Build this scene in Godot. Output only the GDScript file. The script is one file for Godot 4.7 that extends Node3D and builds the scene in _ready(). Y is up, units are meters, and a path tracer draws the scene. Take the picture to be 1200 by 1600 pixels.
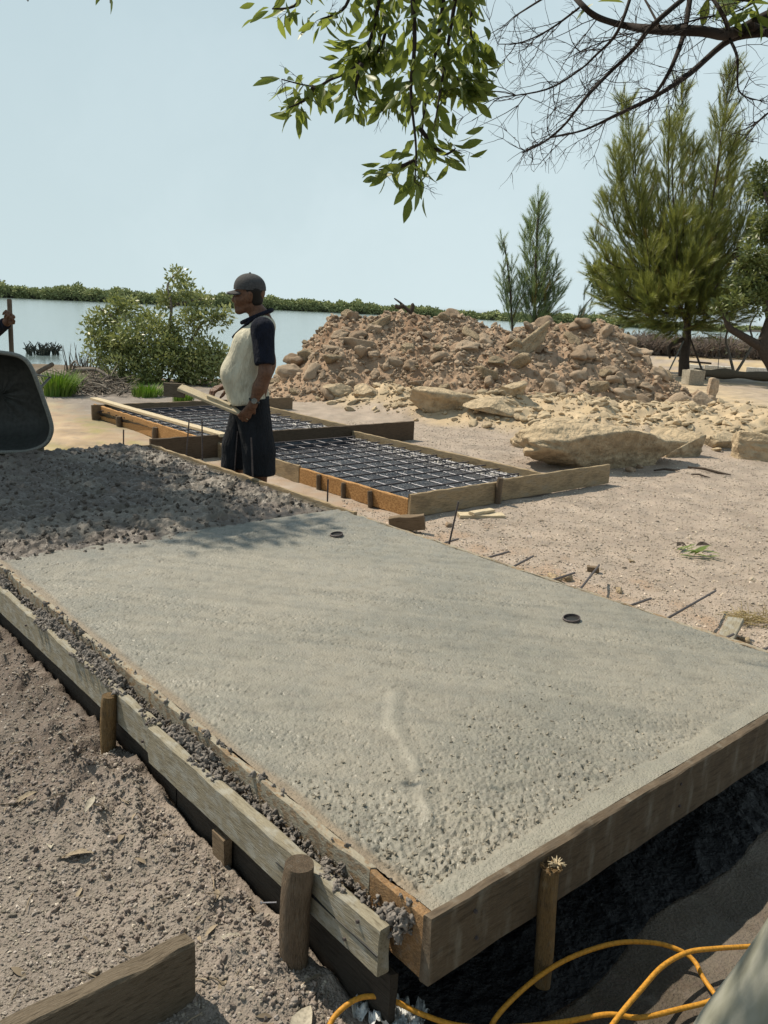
extends Node3D
# A pour of concrete pads beside a lagoon. y up, metres; the camera stands at the origin, 1.47 m up.
# The building site has its own axes: u runs along the long side of the pads, v across them.
const SA := Vector3(0.134, 0.0, -1.436)
const SU := Vector3(-0.6587, 0.0, -0.7524)
const SV := Vector3(0.7524, 0.0, -0.6587)
const EYE := Vector3(0, 1.47, 0)
var view_basis := Basis(Vector3(0.9989, 0.0453, -0.011), Vector3(-0.0466, 0.9707, -0.2357), Vector3(0.0, 0.236, 0.9718))
var M := {}
var rng := RandomNumberGenerator.new()
var used := {}
var n_a := FastNoiseLite.new()
var n_b := FastNoiseLite.new()
var n_cell := FastNoiseLite.new()
var n_ridge := FastNoiseLite.new()

# ---------------------------------------------------------------- helpers
func S(u: float, v: float, y := 0.0) -> Vector3:
	return SA + SU * u + SV * v + Vector3(0, y, 0)

func uv_of(x: float, z: float) -> Vector2:
	var d := Vector3(x, 0, z) - SA
	return Vector2(d.dot(SU), d.dot(SV))

func at(x: float, y: float, depth: float) -> Vector3:   # a point of the place seen from the eye point, by direction and distance
	return EYE + view_basis * Vector3((x - 600.0) / 1300.0 * depth, -(y - 800.0) / 1300.0 * depth, -depth)

func down(x: float, y: float, h := 0.0) -> Vector3:
	var w := at(x, y, 1.0) - EYE
	return EYE + w * ((h - EYE.y) / w.y)

func lin(r: float, g: float, b: float) -> Color:
	return Color(r, g, b).linear_to_srgb()

func rnd(a := 0.0, b := 1.0) -> float:
	return rng.randf_range(a, b)

func numbered(called: String) -> String:
	var n: int = used.get(called, 0)
	used[called] = n + 1
	return called if n == 0 else "%s_%03d" % [called, n]

func tag(o: Node3D, label: String, category: String, group := "", kind := "") -> Node3D:
	o.set_meta("label", label)
	o.set_meta("category", category)
	if group:
		o.set_meta("group", group)
	if kind:
		o.set_meta("kind", kind)
	return o

func thing(called: String, where: Vector3, label: String, category: String, group := "") -> Node3D:
	var o := Node3D.new()
	o.name = numbered(called)
	add_child(o, true)
	o.position = where
	tag(o, label, category, group)
	return o

func whole(node: Node3D) -> Transform3D:
	var t := node.transform
	var p := node.get_parent()
	while p != self and p is Node3D:
		t = p.transform * t
		p = p.get_parent()
	return t

func obj(called: String, mesh: Mesh, mat: Material, parent: Node3D, world := Transform3D()) -> MeshInstance3D:
	var o := MeshInstance3D.new()
	o.name = called if parent != self else numbered(called)
	o.mesh = mesh
	if mat:
		o.material_override = mat
	parent.add_child(o, true)
	o.transform = world if parent == self else whole(parent).affine_inverse() * world
	return o

func many(called: String, mesh: Mesh, mat: Material, parent: Node3D, places: Array, colors: Array = []) -> MultiMeshInstance3D:
	var mm := MultiMesh.new()
	mm.transform_format = MultiMesh.TRANSFORM_3D
	mm.use_colors = colors.size() > 0
	mm.mesh = mesh
	mm.instance_count = places.size()
	for i in places.size():
		mm.set_instance_transform(i, places[i])
		if colors.size() > 0:
			mm.set_instance_color(i, colors[i])
	var o := MultiMeshInstance3D.new()
	o.name = called if parent != self else numbered(called)
	o.multimesh = mm
	o.material_override = mat
	parent.add_child(o, true)
	if parent != self:
		o.transform = whole(parent).affine_inverse()
	o.set_meta("kind", "stuff")
	return o

func turned(dir: Vector3, spin := 0.0) -> Basis:       # local y along dir
	var y := dir.normalized()
	var x := y.cross(Vector3(0.31, 0.17, 0.93)).normalized()
	return Basis(x, y, x.cross(y)).orthonormalized() * Basis(Vector3.UP, spin)

func along(dir: Vector3, up := Vector3.UP) -> Basis:   # local x along dir, local y as near up as it goes
	var x := dir.normalized()
	var z := x.cross(up).normalized()
	return Basis(x, z.cross(x), z)

func smooth(a: float, b: float, x: float) -> float:
	return smoothstep(a, b, x)

# ---------------------------------------------------------------- meshes
func begin() -> SurfaceTool:
	var st := SurfaceTool.new()
	st.begin(Mesh.PRIMITIVE_TRIANGLES)
	return st

func done(st: SurfaceTool) -> ArrayMesh:
	st.generate_normals()
	return st.commit()

func quad(st: SurfaceTool, a: Vector3, b: Vector3, c: Vector3, d: Vector3) -> void:
	for p in [a, b, c, a, c, d]:
		st.add_vertex(p)

func grid(nx: int, ny: int, where: Callable, tint = null) -> ArrayMesh:
	var pos := PackedVector3Array()
	var nor := PackedVector3Array()
	var col := PackedColorArray()
	var idx := PackedInt32Array()
	pos.resize(nx * ny)
	nor.resize(nx * ny)
	if tint:
		col.resize(nx * ny)
	for j in ny:
		for i in nx:
			var p: Vector3 = where.call(i, j)
			pos[j * nx + i] = p
			if tint:
				col[j * nx + i] = tint.call(i, j, p)
	for j in ny:
		for i in nx:
			var dx := pos[j * nx + mini(i + 1, nx - 1)] - pos[j * nx + maxi(i - 1, 0)]
			var dy := pos[mini(j + 1, ny - 1) * nx + i] - pos[maxi(j - 1, 0) * nx + i]
			nor[j * nx + i] = dy.cross(dx).normalized()
	idx.resize((nx - 1) * (ny - 1) * 6)
	var k := 0
	for j in ny - 1:
		for i in nx - 1:
			var a := j * nx + i
			idx[k] = a; idx[k + 1] = a + 1; idx[k + 2] = a + nx + 1
			idx[k + 3] = a; idx[k + 4] = a + nx + 1; idx[k + 5] = a + nx
			k += 6
	var arr := []
	arr.resize(Mesh.ARRAY_MAX)
	arr[Mesh.ARRAY_VERTEX] = pos
	arr[Mesh.ARRAY_NORMAL] = nor
	arr[Mesh.ARRAY_INDEX] = idx
	if tint:
		arr[Mesh.ARRAY_COLOR] = col
	var m := ArrayMesh.new()
	m.add_surface_from_arrays(Mesh.PRIMITIVE_TRIANGLES, arr)
	return m

func tube(st: SurfaceTool, pts: Array, radii: Array, sides := 7, wob := 0.0) -> void:
	var rings := []
	var side := Vector3.ZERO
	for i in pts.size():
		var d: Vector3 = (pts[mini(i + 1, pts.size() - 1)] - pts[maxi(i - 1, 0)]).normalized()
		if i == 0:
			side = d.cross(Vector3(0.2, 0.35, 0.9)).normalized()
		else:
			side = (side - d * side.dot(d)).normalized()
		var up := d.cross(side)
		var ring := []
		for k in sides:
			var a := TAU * k / sides
			var r: float = radii[i]
			if wob > 0.0:
				r *= 1.0 + wob * n_a.get_noise_3d(cos(a) * 30.0 + i * 11.0, sin(a) * 30.0, i * 9.0)
			ring.append(pts[i] + (side * cos(a) + up * sin(a)) * r)
		rings.append(ring)
	st.set_smooth_group(1)
	for i in pts.size() - 1:
		for k in sides:
			var k2 := (k + 1) % sides
			quad(st, rings[i][k], rings[i][k2], rings[i + 1][k2], rings[i + 1][k])
	st.set_smooth_group(2)
	for k in sides:
		var k2 := (k + 1) % sides
		for p in [pts[0], rings[0][k2], rings[0][k]]:
			st.add_vertex(p)
		for p in [pts[-1], rings[-1][k], rings[-1][k2]]:
			st.add_vertex(p)

func rod_mesh(length: float, r: float, sides := 6) -> ArrayMesh:   # along local x from 0
	var st := begin()
	tube(st, [Vector3.ZERO, Vector3(length * 0.5, 0, 0), Vector3(length, 0, 0)], [r, r, r], sides)
	return done(st)

func curve_pts(list: Array, steps: int) -> Array:      # Catmull-Rom through the points
	var out := []
	for i in list.size() - 1:
		var p0: Vector3 = list[maxi(i - 1, 0)]
		var p3: Vector3 = list[mini(i + 2, list.size() - 1)]
		for s in steps:
			out.append(list[i].cubic_interpolate(list[i + 1], p0, p3, float(s) / steps))
	out.append(list[-1])
	return out

func board_mesh(length: float, h: float, t: float, seed_: int, wear := 0.002, ragged := 0.0) -> ArrayMesh:
	# local x: length from 0, local y: height from 0, local z: thickness about 0. Worn edges, a slight warp.
	var b := minf(0.0035, t * 0.15)
	var c := []
	for q in [[0, -1, 1], [0, 1, 1], [1, 1, 1], [1, -1, 1]]:
		c.append(q)
	var ring := [Vector2(0, -t / 2 + b), Vector2(0, t / 2 - b), Vector2(b, t / 2), Vector2(h * 0.35, t / 2), Vector2(h * 0.7, t / 2), Vector2(h - b, t / 2), Vector2(h, t / 2 - b), Vector2(h, -t / 2 + b), Vector2(h - b, -t / 2), Vector2(h * 0.7, -t / 2), Vector2(h * 0.35, -t / 2), Vector2(b, -t / 2)]
	var group := [1, 2, 3, 3, 3, 4, 5, 6, 7, 7, 7, 8]
	var n := maxi(6, int(length / 0.035))
	var rows := []
	for i in n + 1:
		var x := length * i / n
		var row := []
		var bow := 0.004 * n_a.get_noise_2d(x * 40.0, seed_ * 17.0)
		for k in ring.size():
			var p: Vector2 = ring[k]
			var w := wear * n_a.get_noise_3d(x * 700.0, k * 37.0, seed_ * 91.0)
			var y := p.x
			if k >= 5 and k <= 8:
				y += w * 1.6 - ragged * maxf(0.0, n_b.get_noise_2d(x * 900.0, seed_ * 31.0 + k * 3.0))
			var xx := x
			if i == 0 or i == n:
				xx += 0.003 * n_a.get_noise_2d(k * 80.0, seed_ * 13.0 + i)
			row.append(Vector3(xx, y, p.y + w * 0.6 + bow))
		rows.append(row)
	var st := begin()
	for i in n:
		for k in ring.size():
			var k2 := (k + 1) % ring.size()
			st.set_smooth_group(group[k])
			quad(st, rows[i][k], rows[i + 1][k], rows[i + 1][k2], rows[i][k2])
	st.set_smooth_group(9)
	for e in [0, n]:
		var mid := Vector3(length * e / n, h / 2, 0)
		for k in ring.size():
			var k2 := (k + 1) % ring.size()
			for p in ([mid, rows[e][k], rows[e][k2]] if e == 0 else [mid, rows[e][k2], rows[e][k]]):
				st.add_vertex(p)
	return done(st)

func board(called: String, parent: Node3D, a: Vector3, b: Vector3, h: float, t: float, mat: Material, seed_: int, wear := 0.002, ragged := 0.0, up := Vector3.UP) -> MeshInstance3D:
	return obj(called, board_mesh((b - a).length(), h, t, seed_, wear, ragged), mat, parent, Transform3D(along(b - a, up), a))

func stake_mesh(h: float, r: float, seed_: int, split := 0.0) -> ArrayMesh:   # local y up from 0
	var st := begin()
	var pts := []
	var rad := []
	for i in 9:
		var f := i / 8.0
		pts.append(Vector3(0.006 * n_a.get_noise_2d(f * 90.0, seed_ * 10.0), h * f, 0.006 * n_a.get_noise_2d(f * 90.0, seed_ * 10.0 + 60.0)))
		rad.append(r * (0.93 + 0.09 * f + 0.05 * n_a.get_noise_2d(f * 200.0, seed_ * 7.0)) * (0.93 if i == 8 else 1.0))
	tube(st, pts, rad, 18, 0.2)
	if split > 0.0:
		for k in 26:
			var a := rnd(0, TAU)
			var p := Vector3(cos(a), 0, sin(a)) * r * rnd(0.1, 0.95) + Vector3(0, h - 0.004, 0)
			var q := p + Vector3(cos(a) * rnd(0.0, 0.9), rnd(0.1, 1.0), sin(a) * rnd(0.0, 0.9)) * split
			tube(st, [p, p.lerp(q, 0.6) + Vector3(rnd(-1, 1), 0, rnd(-1, 1)) * 0.002, q], [0.003, 0.0022, 0.0005], 4)
	return done(st)

var spheres := {}
func sphere_dirs(level: int) -> Array:
	if spheres.has(level):
		return spheres[level]
	var t := (1.0 + sqrt(5.0)) / 2.0
	var v := [Vector3(-1, t, 0), Vector3(1, t, 0), Vector3(-1, -t, 0), Vector3(1, -t, 0), Vector3(0, -1, t), Vector3(0, 1, t), Vector3(0, -1, -t), Vector3(0, 1, -t), Vector3(t, 0, -1), Vector3(t, 0, 1), Vector3(-t, 0, -1), Vector3(-t, 0, 1)]
	var f := [[0, 11, 5], [0, 5, 1], [0, 1, 7], [0, 7, 10], [0, 10, 11], [1, 5, 9], [5, 11, 4], [11, 10, 2], [10, 7, 6], [7, 1, 8], [3, 9, 4], [3, 4, 2], [3, 2, 6], [3, 6, 8], [3, 8, 9], [4, 9, 5], [2, 4, 11], [6, 2, 10], [8, 6, 7], [9, 8, 1]]
	for i in v.size():
		v[i] = v[i].normalized()
	for l in level:
		var mids := {}
		var g := []
		for tri in f:
			var m := []
			for e in 3:
				var a: int = tri[e]
				var b: int = tri[(e + 1) % 3]
				var key := Vector2i(mini(a, b), maxi(a, b))
				if not mids.has(key):
					mids[key] = v.size()
					v.append((v[a] + v[b]).normalized())
				m.append(mids[key])
			g.append_array([[tri[0], m[0], m[2]], [tri[1], m[1], m[0]], [tri[2], m[2], m[1]], [m[0], m[1], m[2]]])
		f = g
	spheres[level] = [v, f]
	return spheres[level]

func rock_mesh(level: int, seed_: int, facets := 10, rough := 0.12, size := Vector3.ONE, soft := false, fine := 0.0, boxy := 0.0) -> ArrayMesh:
	var sp := sphere_dirs(level)
	var r := RandomNumberGenerator.new()
	r.seed = seed_ * 7919 + 13
	var planes := []
	for i in facets:
		var d := Vector3(r.randfn(), r.randfn(), r.randfn()).normalized()
		planes.append([d, r.randf_range(0.52, 0.88)])
	var pts := PackedVector3Array()
	for d in sp[0]:
		var reach := 1.0
		if boxy > 0.0:
			reach = 1.15 / pow(pow(absf(d.x), boxy) + pow(absf(d.y), boxy) + pow(absf(d.z), boxy), 1.0 / boxy)
		for q in planes:
			var c: float = d.dot(q[0])
			if c > 0.05:
				reach = minf(reach, q[1] / c)
		reach *= 1.0 + rough * n_a.get_noise_3d(d.x * 90.0 + seed_ * 50.0, d.y * 90.0, d.z * 90.0)
		if fine > 0.0:
			reach *= 1.0 + fine * n_b.get_noise_3d(d.x * 120.0 * size.x + seed_ * 50.0, d.y * 120.0 * size.y, d.z * 120.0 * size.z)
		if boxy > 0.0:
			var e: Vector3 = d * reach * size
			reach *= 1.0 + 0.1 * n_b.get_noise_3d(e.x * 110.0 + seed_ * 9.0, e.y * 520.0, e.z * 110.0) - 0.07 * maxf(0.0, n_ridge.get_noise_3d(e.x * 130.0, e.y * 260.0 + seed_ * 9.0, e.z * 130.0))
		pts.append(d * reach * size)
	var st := begin()
	st.set_smooth_group(0 if soft else -1)
	for t in sp[1]:
		st.add_vertex(pts[t[0]])
		st.add_vertex(pts[t[2]])
		st.add_vertex(pts[t[1]])
	return done(st)

func leaf_shape(st: SurfaceTool, base: Vector3, dir: Vector3, face: Vector3, length: float, width: float, curl := 0.15) -> void:
	var d := dir.normalized()
	var s := d.cross(face).normalized()
	var n := s.cross(d).normalized()
	var prof := [[0.0, 0.03], [0.18, 0.55], [0.42, 1.0], [0.7, 0.78], [0.9, 0.32], [1.0, 0.02]]
	for i in prof.size() - 1:
		var pq := []
		for q in [prof[i], prof[i + 1]]:
			var c: Vector3 = base + d * length * q[0] - n * curl * length * q[0] * q[0]
			pq.append([c - s * width * 0.5 * q[1] + n * width * 0.16 * q[1], c, c + s * width * 0.5 * q[1] + n * width * 0.16 * q[1]])
		st.set_smooth_group(1)
		quad(st, pq[0][0], pq[0][1], pq[1][1], pq[1][0])
		quad(st, pq[0][1], pq[0][2], pq[1][2], pq[1][1])

func sprig_mesh(count: int, spread: float, length: float, width: float, seed_: int) -> ArrayMesh:   # a clump of leaves round the origin
	var keep := rng.state
	rng.seed = seed_
	var st := begin()
	for i in count:
		var d := Vector3(rng.randfn(), rng.randfn() * 0.8 + 0.2, rng.randfn()).normalized()
		var p := d * spread * pow(rng.randf(), 0.6)
		var s := d.cross(Vector3(rng.randfn(), rng.randfn(), rng.randfn())).normalized()
		var e := (d + s * 0.7).normalized()
		var w := e.cross(Vector3(rng.randfn(), rng.randfn() + 1.0, rng.randfn())).normalized() * width * 0.5
		var l := length * rnd(0.7, 1.2)
		st.set_smooth_group(-1)
		quad(st, p, p + e * l * 0.45 + w, p + e * l, p + e * l * 0.45 - w)
	rng.state = keep
	return done(st)

# A continuous skin round tapered bones: distances joined with a smooth minimum and meshed as surface nets.
func skin(st: SurfaceTool, bones: Array, cell: float, k: float, cuts: Array = []) -> void:
	var lo := Vector3.INF
	var hi := -Vector3.INF
	for b in bones:
		var r := maxf(b[2], b[3]) + cell * 3.0
		lo = lo.min(b[0] - Vector3.ONE * r).min(b[1] - Vector3.ONE * r)
		hi = hi.max(b[0] + Vector3.ONE * r).max(b[1] + Vector3.ONE * r)
	var nx := int((hi.x - lo.x) / cell) + 2
	var ny := int((hi.y - lo.y) / cell) + 2
	var nz := int((hi.z - lo.z) / cell) + 2
	var f := PackedFloat32Array()
	f.resize(nx * ny * nz)
	for b in bones:
		var a: Vector3 = b[0]
		var ab: Vector3 = b[1] - a
		var len2 := maxf(ab.length_squared(), 1e-9)
		var ra: float = b[2]
		var rb: float = b[3]
		var m := maxf(ra, rb) + k * 5.0 + cell
		var l: Vector3 = (a.min(b[1]) - Vector3.ONE * m - lo) / cell
		var h: Vector3 = (a.max(b[1]) + Vector3.ONE * m - lo) / cell
		for z in range(maxi(0, int(l.z)), mini(nz, int(h.z) + 2)):
			for y in range(maxi(0, int(l.y)), mini(ny, int(h.y) + 2)):
				var row := (z * ny + y) * nx
				for x in range(maxi(0, int(l.x)), mini(nx, int(h.x) + 2)):
					var p := lo + Vector3(x, y, z) * cell - a
					var t := clampf(p.dot(ab) / len2, 0.0, 1.0)
					var d := (p - ab * t).length() - lerpf(ra, rb, t)
					f[row + x] += exp(minf(-d / k, 30.0))
	for i in f.size():
		f[i] = -k * log(maxf(f[i], 1e-12))
	if cuts.size():
		for z in nz:
			for y in ny:
				for x in nx:
					var i := (z * ny + y) * nx + x
					if f[i] > cell * 3.0:
						continue
					var p := lo + Vector3(x, y, z) * cell
					for c in cuts:      # [point, normal, reach]
						if p.distance_to(c[0]) < c[2]:
							f[i] = maxf(f[i], (p - c[0]).dot(c[1]))
	var vid := PackedInt32Array()
	vid.resize(f.size())
	vid.fill(-1)
	var verts := PackedVector3Array()
	var off := [0, 1, nx, nx + 1, nx * ny, nx * ny + 1, nx * ny + nx, nx * ny + nx + 1]
	var corner := [Vector3(0, 0, 0), Vector3(1, 0, 0), Vector3(0, 1, 0), Vector3(1, 1, 0), Vector3(0, 0, 1), Vector3(1, 0, 1), Vector3(0, 1, 1), Vector3(1, 1, 1)]
	var edges := [[0, 1], [2, 3], [4, 5], [6, 7], [0, 2], [1, 3], [4, 6], [5, 7], [0, 4], [1, 5], [2, 6], [3, 7]]
	for z in nz - 1:
		for y in ny - 1:
			for x in nx - 1:
				var i := (z * ny + y) * nx + x
				var ins := 0
				for o in off:
					if f[i + o] < 0.0:
						ins += 1
				if ins == 0 or ins == 8:
					continue
				var sum := Vector3.ZERO
				var cnt := 0
				for e in edges:
					var fa := f[i + off[e[0]]]
					var fb := f[i + off[e[1]]]
					if (fa < 0.0) != (fb < 0.0):
						sum += corner[e[0]].lerp(corner[e[1]], fa / (fa - fb))
						cnt += 1
				vid[i] = verts.size()
				verts.append(lo + (Vector3(x, y, z) + sum / cnt) * cell)
	st.set_smooth_group(0)
	var step := [1, nx, nx * ny]
	for z in range(1, nz - 1):
		for y in range(1, ny - 1):
			for x in range(1, nx - 1):
				var i := (z * ny + y) * nx + x
				var inside := f[i] < 0.0
				for ax in 3:
					if inside != (f[i + step[ax]] < 0.0):
						var s1: int = step[(ax + 1) % 3]
						var s2: int = step[(ax + 2) % 3]
						var q := [vid[i], vid[i - s1], vid[i - s1 - s2], vid[i - s2]]
						if q.min() < 0:
							continue
						if inside:
							q.reverse()
						quad(st, verts[q[0]], verts[q[1]], verts[q[2]], verts[q[3]])

# ---------------------------------------------------------------- materials
func noise_tex(kind: int, freq: float, oct: int, ramp: Array, size := 512, seed_ := 1, warp := 0.0, normal := false) -> NoiseTexture2D:
	var n := FastNoiseLite.new()
	n.noise_type = kind
	n.frequency = freq
	n.fractal_octaves = oct
	n.fractal_gain = 0.62
	n.seed = seed_
	if kind == FastNoiseLite.TYPE_CELLULAR:
		n.cellular_return_type = FastNoiseLite.RETURN_DISTANCE
	if warp > 0.0:
		n.domain_warp_enabled = true
		n.domain_warp_amplitude = warp
		n.domain_warp_frequency = freq * 0.6
	var t := NoiseTexture2D.new()
	t.width = size
	t.height = size
	t.seamless = true
	t.noise = n
	if ramp.size():
		var g := Gradient.new()
		g.offsets = PackedFloat32Array()
		g.colors = PackedColorArray()
		var offs := PackedFloat32Array()
		var cols := PackedColorArray()
		for q in ramp:
			offs.append(q[0])
			cols.append(q[1])
		g.offsets = offs
		g.colors = cols
		t.color_ramp = g
	return t

func mat(color: Color, rough := 0.85, tex: Texture2D = null, scale := Vector3.ONE, bump: Texture2D = null, bump_cm := 0.0, world := false) -> StandardMaterial3D:
	var m := StandardMaterial3D.new()
	m.albedo_color = color
	m.roughness = rough
	m.metallic_specular = 0.35
	if tex or bump:
		m.uv1_triplanar = true
		m.uv1_world_triplanar = world
		m.uv1_scale = scale
		m.uv1_triplanar_sharpness = 3.0
	if tex:
		m.albedo_texture = tex
	if bump:
		m.heightmap_enabled = true
		m.heightmap_texture = bump
		m.heightmap_scale = bump_cm
	return m

func splatter(m: StandardMaterial3D, tex: Texture2D, scale: Vector3) -> StandardMaterial3D:   # cement dried on the face
	m.detail_enabled = true
	m.detail_albedo = tex
	m.detail_uv_layer = BaseMaterial3D.DETAIL_UV_2
	m.uv2_triplanar = true
	m.uv2_scale = scale
	return m

func grey(v: float) -> Color:
	return Color(v, v, v)

func make_materials() -> void:
	var SIM := FastNoiseLite.TYPE_SIMPLEX_SMOOTH
	var CEL := FastNoiseLite.TYPE_CELLULAR
	var mottle := noise_tex(SIM, 0.006, 7, [[0.0, grey(0.66)], [0.35, grey(0.84)], [0.6, grey(0.94)], [1.0, grey(1.0)]], 1024, 3)
	var dimple := noise_tex(SIM, 0.05, 4, [[0.0, grey(0.0)], [0.3, grey(0.35)], [0.45, grey(0.8)], [0.7, grey(0.95)], [1.0, grey(1.0)]], 1024, 7)
	var soft := noise_tex(SIM, 0.006, 8, [[0.0, grey(0.84)], [0.45, grey(0.95)], [1.0, grey(1.0)]], 1024, 4)
	var grit_b := noise_tex(CEL, 0.055, 3, [[0.0, grey(0.0)], [0.5, grey(0.55)], [1.0, grey(1.0)]], 1024, 8)
	var grit_c := noise_tex(CEL, 0.06, 3, [[0.0, lin(0.62, 0.6, 0.58)], [0.3, lin(0.85, 0.83, 0.8)], [0.62, lin(0.98, 0.96, 0.93)], [1.0, lin(1, 1, 1)]], 1024, 8)
	var rough_b := noise_tex(SIM, 0.008, 8, [], 1024, 5)
	var grain := noise_tex(SIM, 0.012, 6, [[0.0, lin(0.38, 0.36, 0.33)], [0.35, lin(0.72, 0.7, 0.67)], [0.52, lin(0.95, 0.95, 0.95)], [0.6, lin(0.7, 0.67, 0.62)], [0.75, lin(1, 1, 1)], [1.0, lin(0.8, 0.78, 0.74)]], 1024, 11, 14.0)
	var grain_b := noise_tex(SIM, 0.02, 5, [], 1024, 11, 14.0)
	var cement := noise_tex(SIM, 0.012, 7, [[0.0, Color(lin(0.3, 0.29, 0.26), 0.0)], [0.45, Color(lin(0.3, 0.29, 0.26), 0.0)], [0.6, Color(lin(0.3, 0.29, 0.26), 0.45)], [0.75, Color(lin(0.33, 0.32, 0.28), 0.7)], [1.0, Color(lin(0.3, 0.29, 0.26), 0.8)]], 512, 21, 6.0)
	var stain := noise_tex(SIM, 0.01, 6, [[0.0, Color(lin(0.06, 0.05, 0.04), 0.6)], [0.4, Color(lin(0.08, 0.065, 0.05), 0.15)], [0.55, Color(lin(0.2, 0.18, 0.15), 0.0)], [1.0, Color(lin(0.24, 0.22, 0.18), 0.6)]], 512, 22, 6.0)
	var crust := noise_tex(SIM, 0.01, 7, [[0.0, Color(lin(0.1, 0.085, 0.07), 0.6)], [0.3, Color(lin(0.2, 0.18, 0.15), 0.3)], [0.45, Color(lin(0.3, 0.28, 0.23), 0.85)], [0.62, Color(lin(0.3, 0.28, 0.23), 0.7)], [0.7, Color(lin(0.2, 0.15, 0.1), 0.1)], [1.0, Color(lin(0.1, 0.08, 0.07), 0.5)]], 512, 23, 8.0)
	var chip := noise_tex(CEL, 0.05, 2, [[0.0, lin(0.45, 0.38, 0.3)], [0.4, lin(0.8, 0.74, 0.66)], [0.7, lin(1, 0.97, 0.92)], [1.0, lin(0.9, 0.8, 0.65)]], 512, 31, 10.0)
	M.ground = mat(Color.WHITE, 0.95, grit_c, Vector3.ONE * 1.7, grit_b, 0.55, true)
	M.ground.vertex_color_use_as_albedo = true
	splatter(M.ground, noise_tex(SIM, 0.01, 6, [[0.0, Color(lin(0.1, 0.09, 0.08), 0.5)], [0.3, Color(lin(0.25, 0.22, 0.19), 0.22)], [0.48, Color(lin(0.3, 0.28, 0.25), 0.0)], [0.72, Color(lin(0.5, 0.46, 0.42), 0.0)], [1.0, Color(lin(0.55, 0.5, 0.44), 0.4)]], 1024, 41), Vector3.ONE * 0.31)
	M.ground.uv2_world_triplanar = true
	M.concrete = mat(Color.WHITE, 0.72, soft, Vector3.ONE * 0.9, dimple, 0.2, true)
	M.concrete.uv1_scale = Vector3.ONE * 1.9
	M.concrete.roughness = 1.0
	M.concrete.roughness_texture = noise_tex(SIM, 0.006, 5, [[0.0, grey(0.36)], [0.4, grey(0.46)], [0.6, grey(0.62)], [1.0, grey(0.78)]], 512, 6)
	M.concrete.vertex_color_use_as_albedo = true
	M.concrete.metallic_specular = 0.45
	M.crumb = mat(lin(0.215, 0.19, 0.172), 0.85, mottle, Vector3.ONE * 5.0)
	M.crumb.vertex_color_use_as_albedo = true
	M.pebble = mat(Color.WHITE, 0.9)
	M.pebble.vertex_color_use_as_albedo = true
	M.board_grey = splatter(mat(lin(0.3, 0.268, 0.203), 0.85, grain, Vector3(0.9, 9.0, 9.0), grain_b, 0.12), cement, Vector3(2.0, 3.5, 3.5))
	M.board_tan = splatter(mat(lin(0.36, 0.27, 0.165), 0.85, grain, Vector3(0.8, 8.0, 8.0), grain_b, 0.12), stain, Vector3(0.6, 2.0, 2.0))
	M.board_brown = mat(lin(0.2, 0.145, 0.095), 0.85, grain, Vector3(0.8, 8.0, 8.0), grain_b, 0.12)
	M.board_black = mat(lin(0.045, 0.037, 0.03), 0.9, grain, Vector3(0.8, 8.0, 8.0), grain_b, 0.12)  # near black: the shadow band below the outer boards, put into the colour
	M.board_dark = mat(lin(0.1, 0.07, 0.047), 0.85, grain, Vector3(0.8, 8.0, 8.0), grain_b, 0.12)
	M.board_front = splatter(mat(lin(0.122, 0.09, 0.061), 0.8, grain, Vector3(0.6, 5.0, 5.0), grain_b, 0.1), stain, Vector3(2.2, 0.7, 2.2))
	M.board_orange = mat(lin(0.46, 0.27, 0.12), 0.85, chip, Vector3(1.5, 3.0, 3.0), grain_b, 0.1)
	M.board_chip = splatter(mat(lin(0.3, 0.215, 0.135), 0.85, chip, Vector3(3.0, 6.0, 6.0), grain_b, 0.15), crust, Vector3(1.6, 3.0, 3.0))
	M.board_end = splatter(mat(lin(0.32, 0.2, 0.105), 0.85, chip, Vector3(5.0, 9.0, 9.0), grain_b, 0.2), stain, Vector3(5.0, 5.0, 5.0))
	M.board_pale = mat(lin(0.6, 0.5, 0.35), 0.8, grain, Vector3(0.9, 9.0, 9.0), grain_b, 0.08)
	M.board_old = mat(lin(0.15, 0.12, 0.088), 0.9, grain, Vector3(1.2, 8.0, 8.0), grain_b, 0.2)
	M.stake = splatter(mat(lin(0.2, 0.145, 0.1), 0.85, grain, Vector3(14.0, 1.4, 14.0), grain_b, 0.6), stain, Vector3(5.0, 2.0, 5.0))
	M.stake_gold = splatter(mat(lin(0.27, 0.17, 0.075), 0.8, grain, Vector3(14.0, 1.6, 14.0), grain_b, 0.6), stain, Vector3(6.0, 3.0, 6.0))
	M.soil = mat(lin(0.35, 0.245, 0.17), 0.95, grit_c, Vector3.ONE * 1.1, rough_b, 2.5, true)
	M.soil.vertex_color_use_as_albedo = true
	M.rock = mat(lin(0.5, 0.375, 0.265), 0.93, mottle, Vector3.ONE * 2.0, rough_b, 1.2)
	M.rock_pale = mat(lin(0.53, 0.41, 0.27), 0.93, mottle, Vector3.ONE * 0.9, rough_b, 4.0)
	M.rock_brown = mat(lin(0.4, 0.29, 0.2), 0.95, mottle, Vector3.ONE * 2.0, rough_b, 1.2)
	M.stones = mat(Color.WHITE, 0.93, mottle, Vector3.ONE * 2.0)
	M.stones.vertex_color_use_as_albedo = true
	M.film = mat(lin(0.012, 0.013, 0.02), 0.32, null, Vector3.ONE * 1.2, rough_b, 2.0)
	M.film.metallic_specular = 0.5
	M.rebar = mat(lin(0.27, 0.265, 0.29), 0.45, mottle, Vector3.ONE * 7.0)  # pale tone carries sun glancing off the lengthways grid bars
	M.rebar.metallic = 0.55
	M.rod = mat(lin(0.12, 0.1, 0.1), 0.6, mottle, Vector3.ONE * 9.0)
	M.rod.metallic = 0.4
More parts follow.
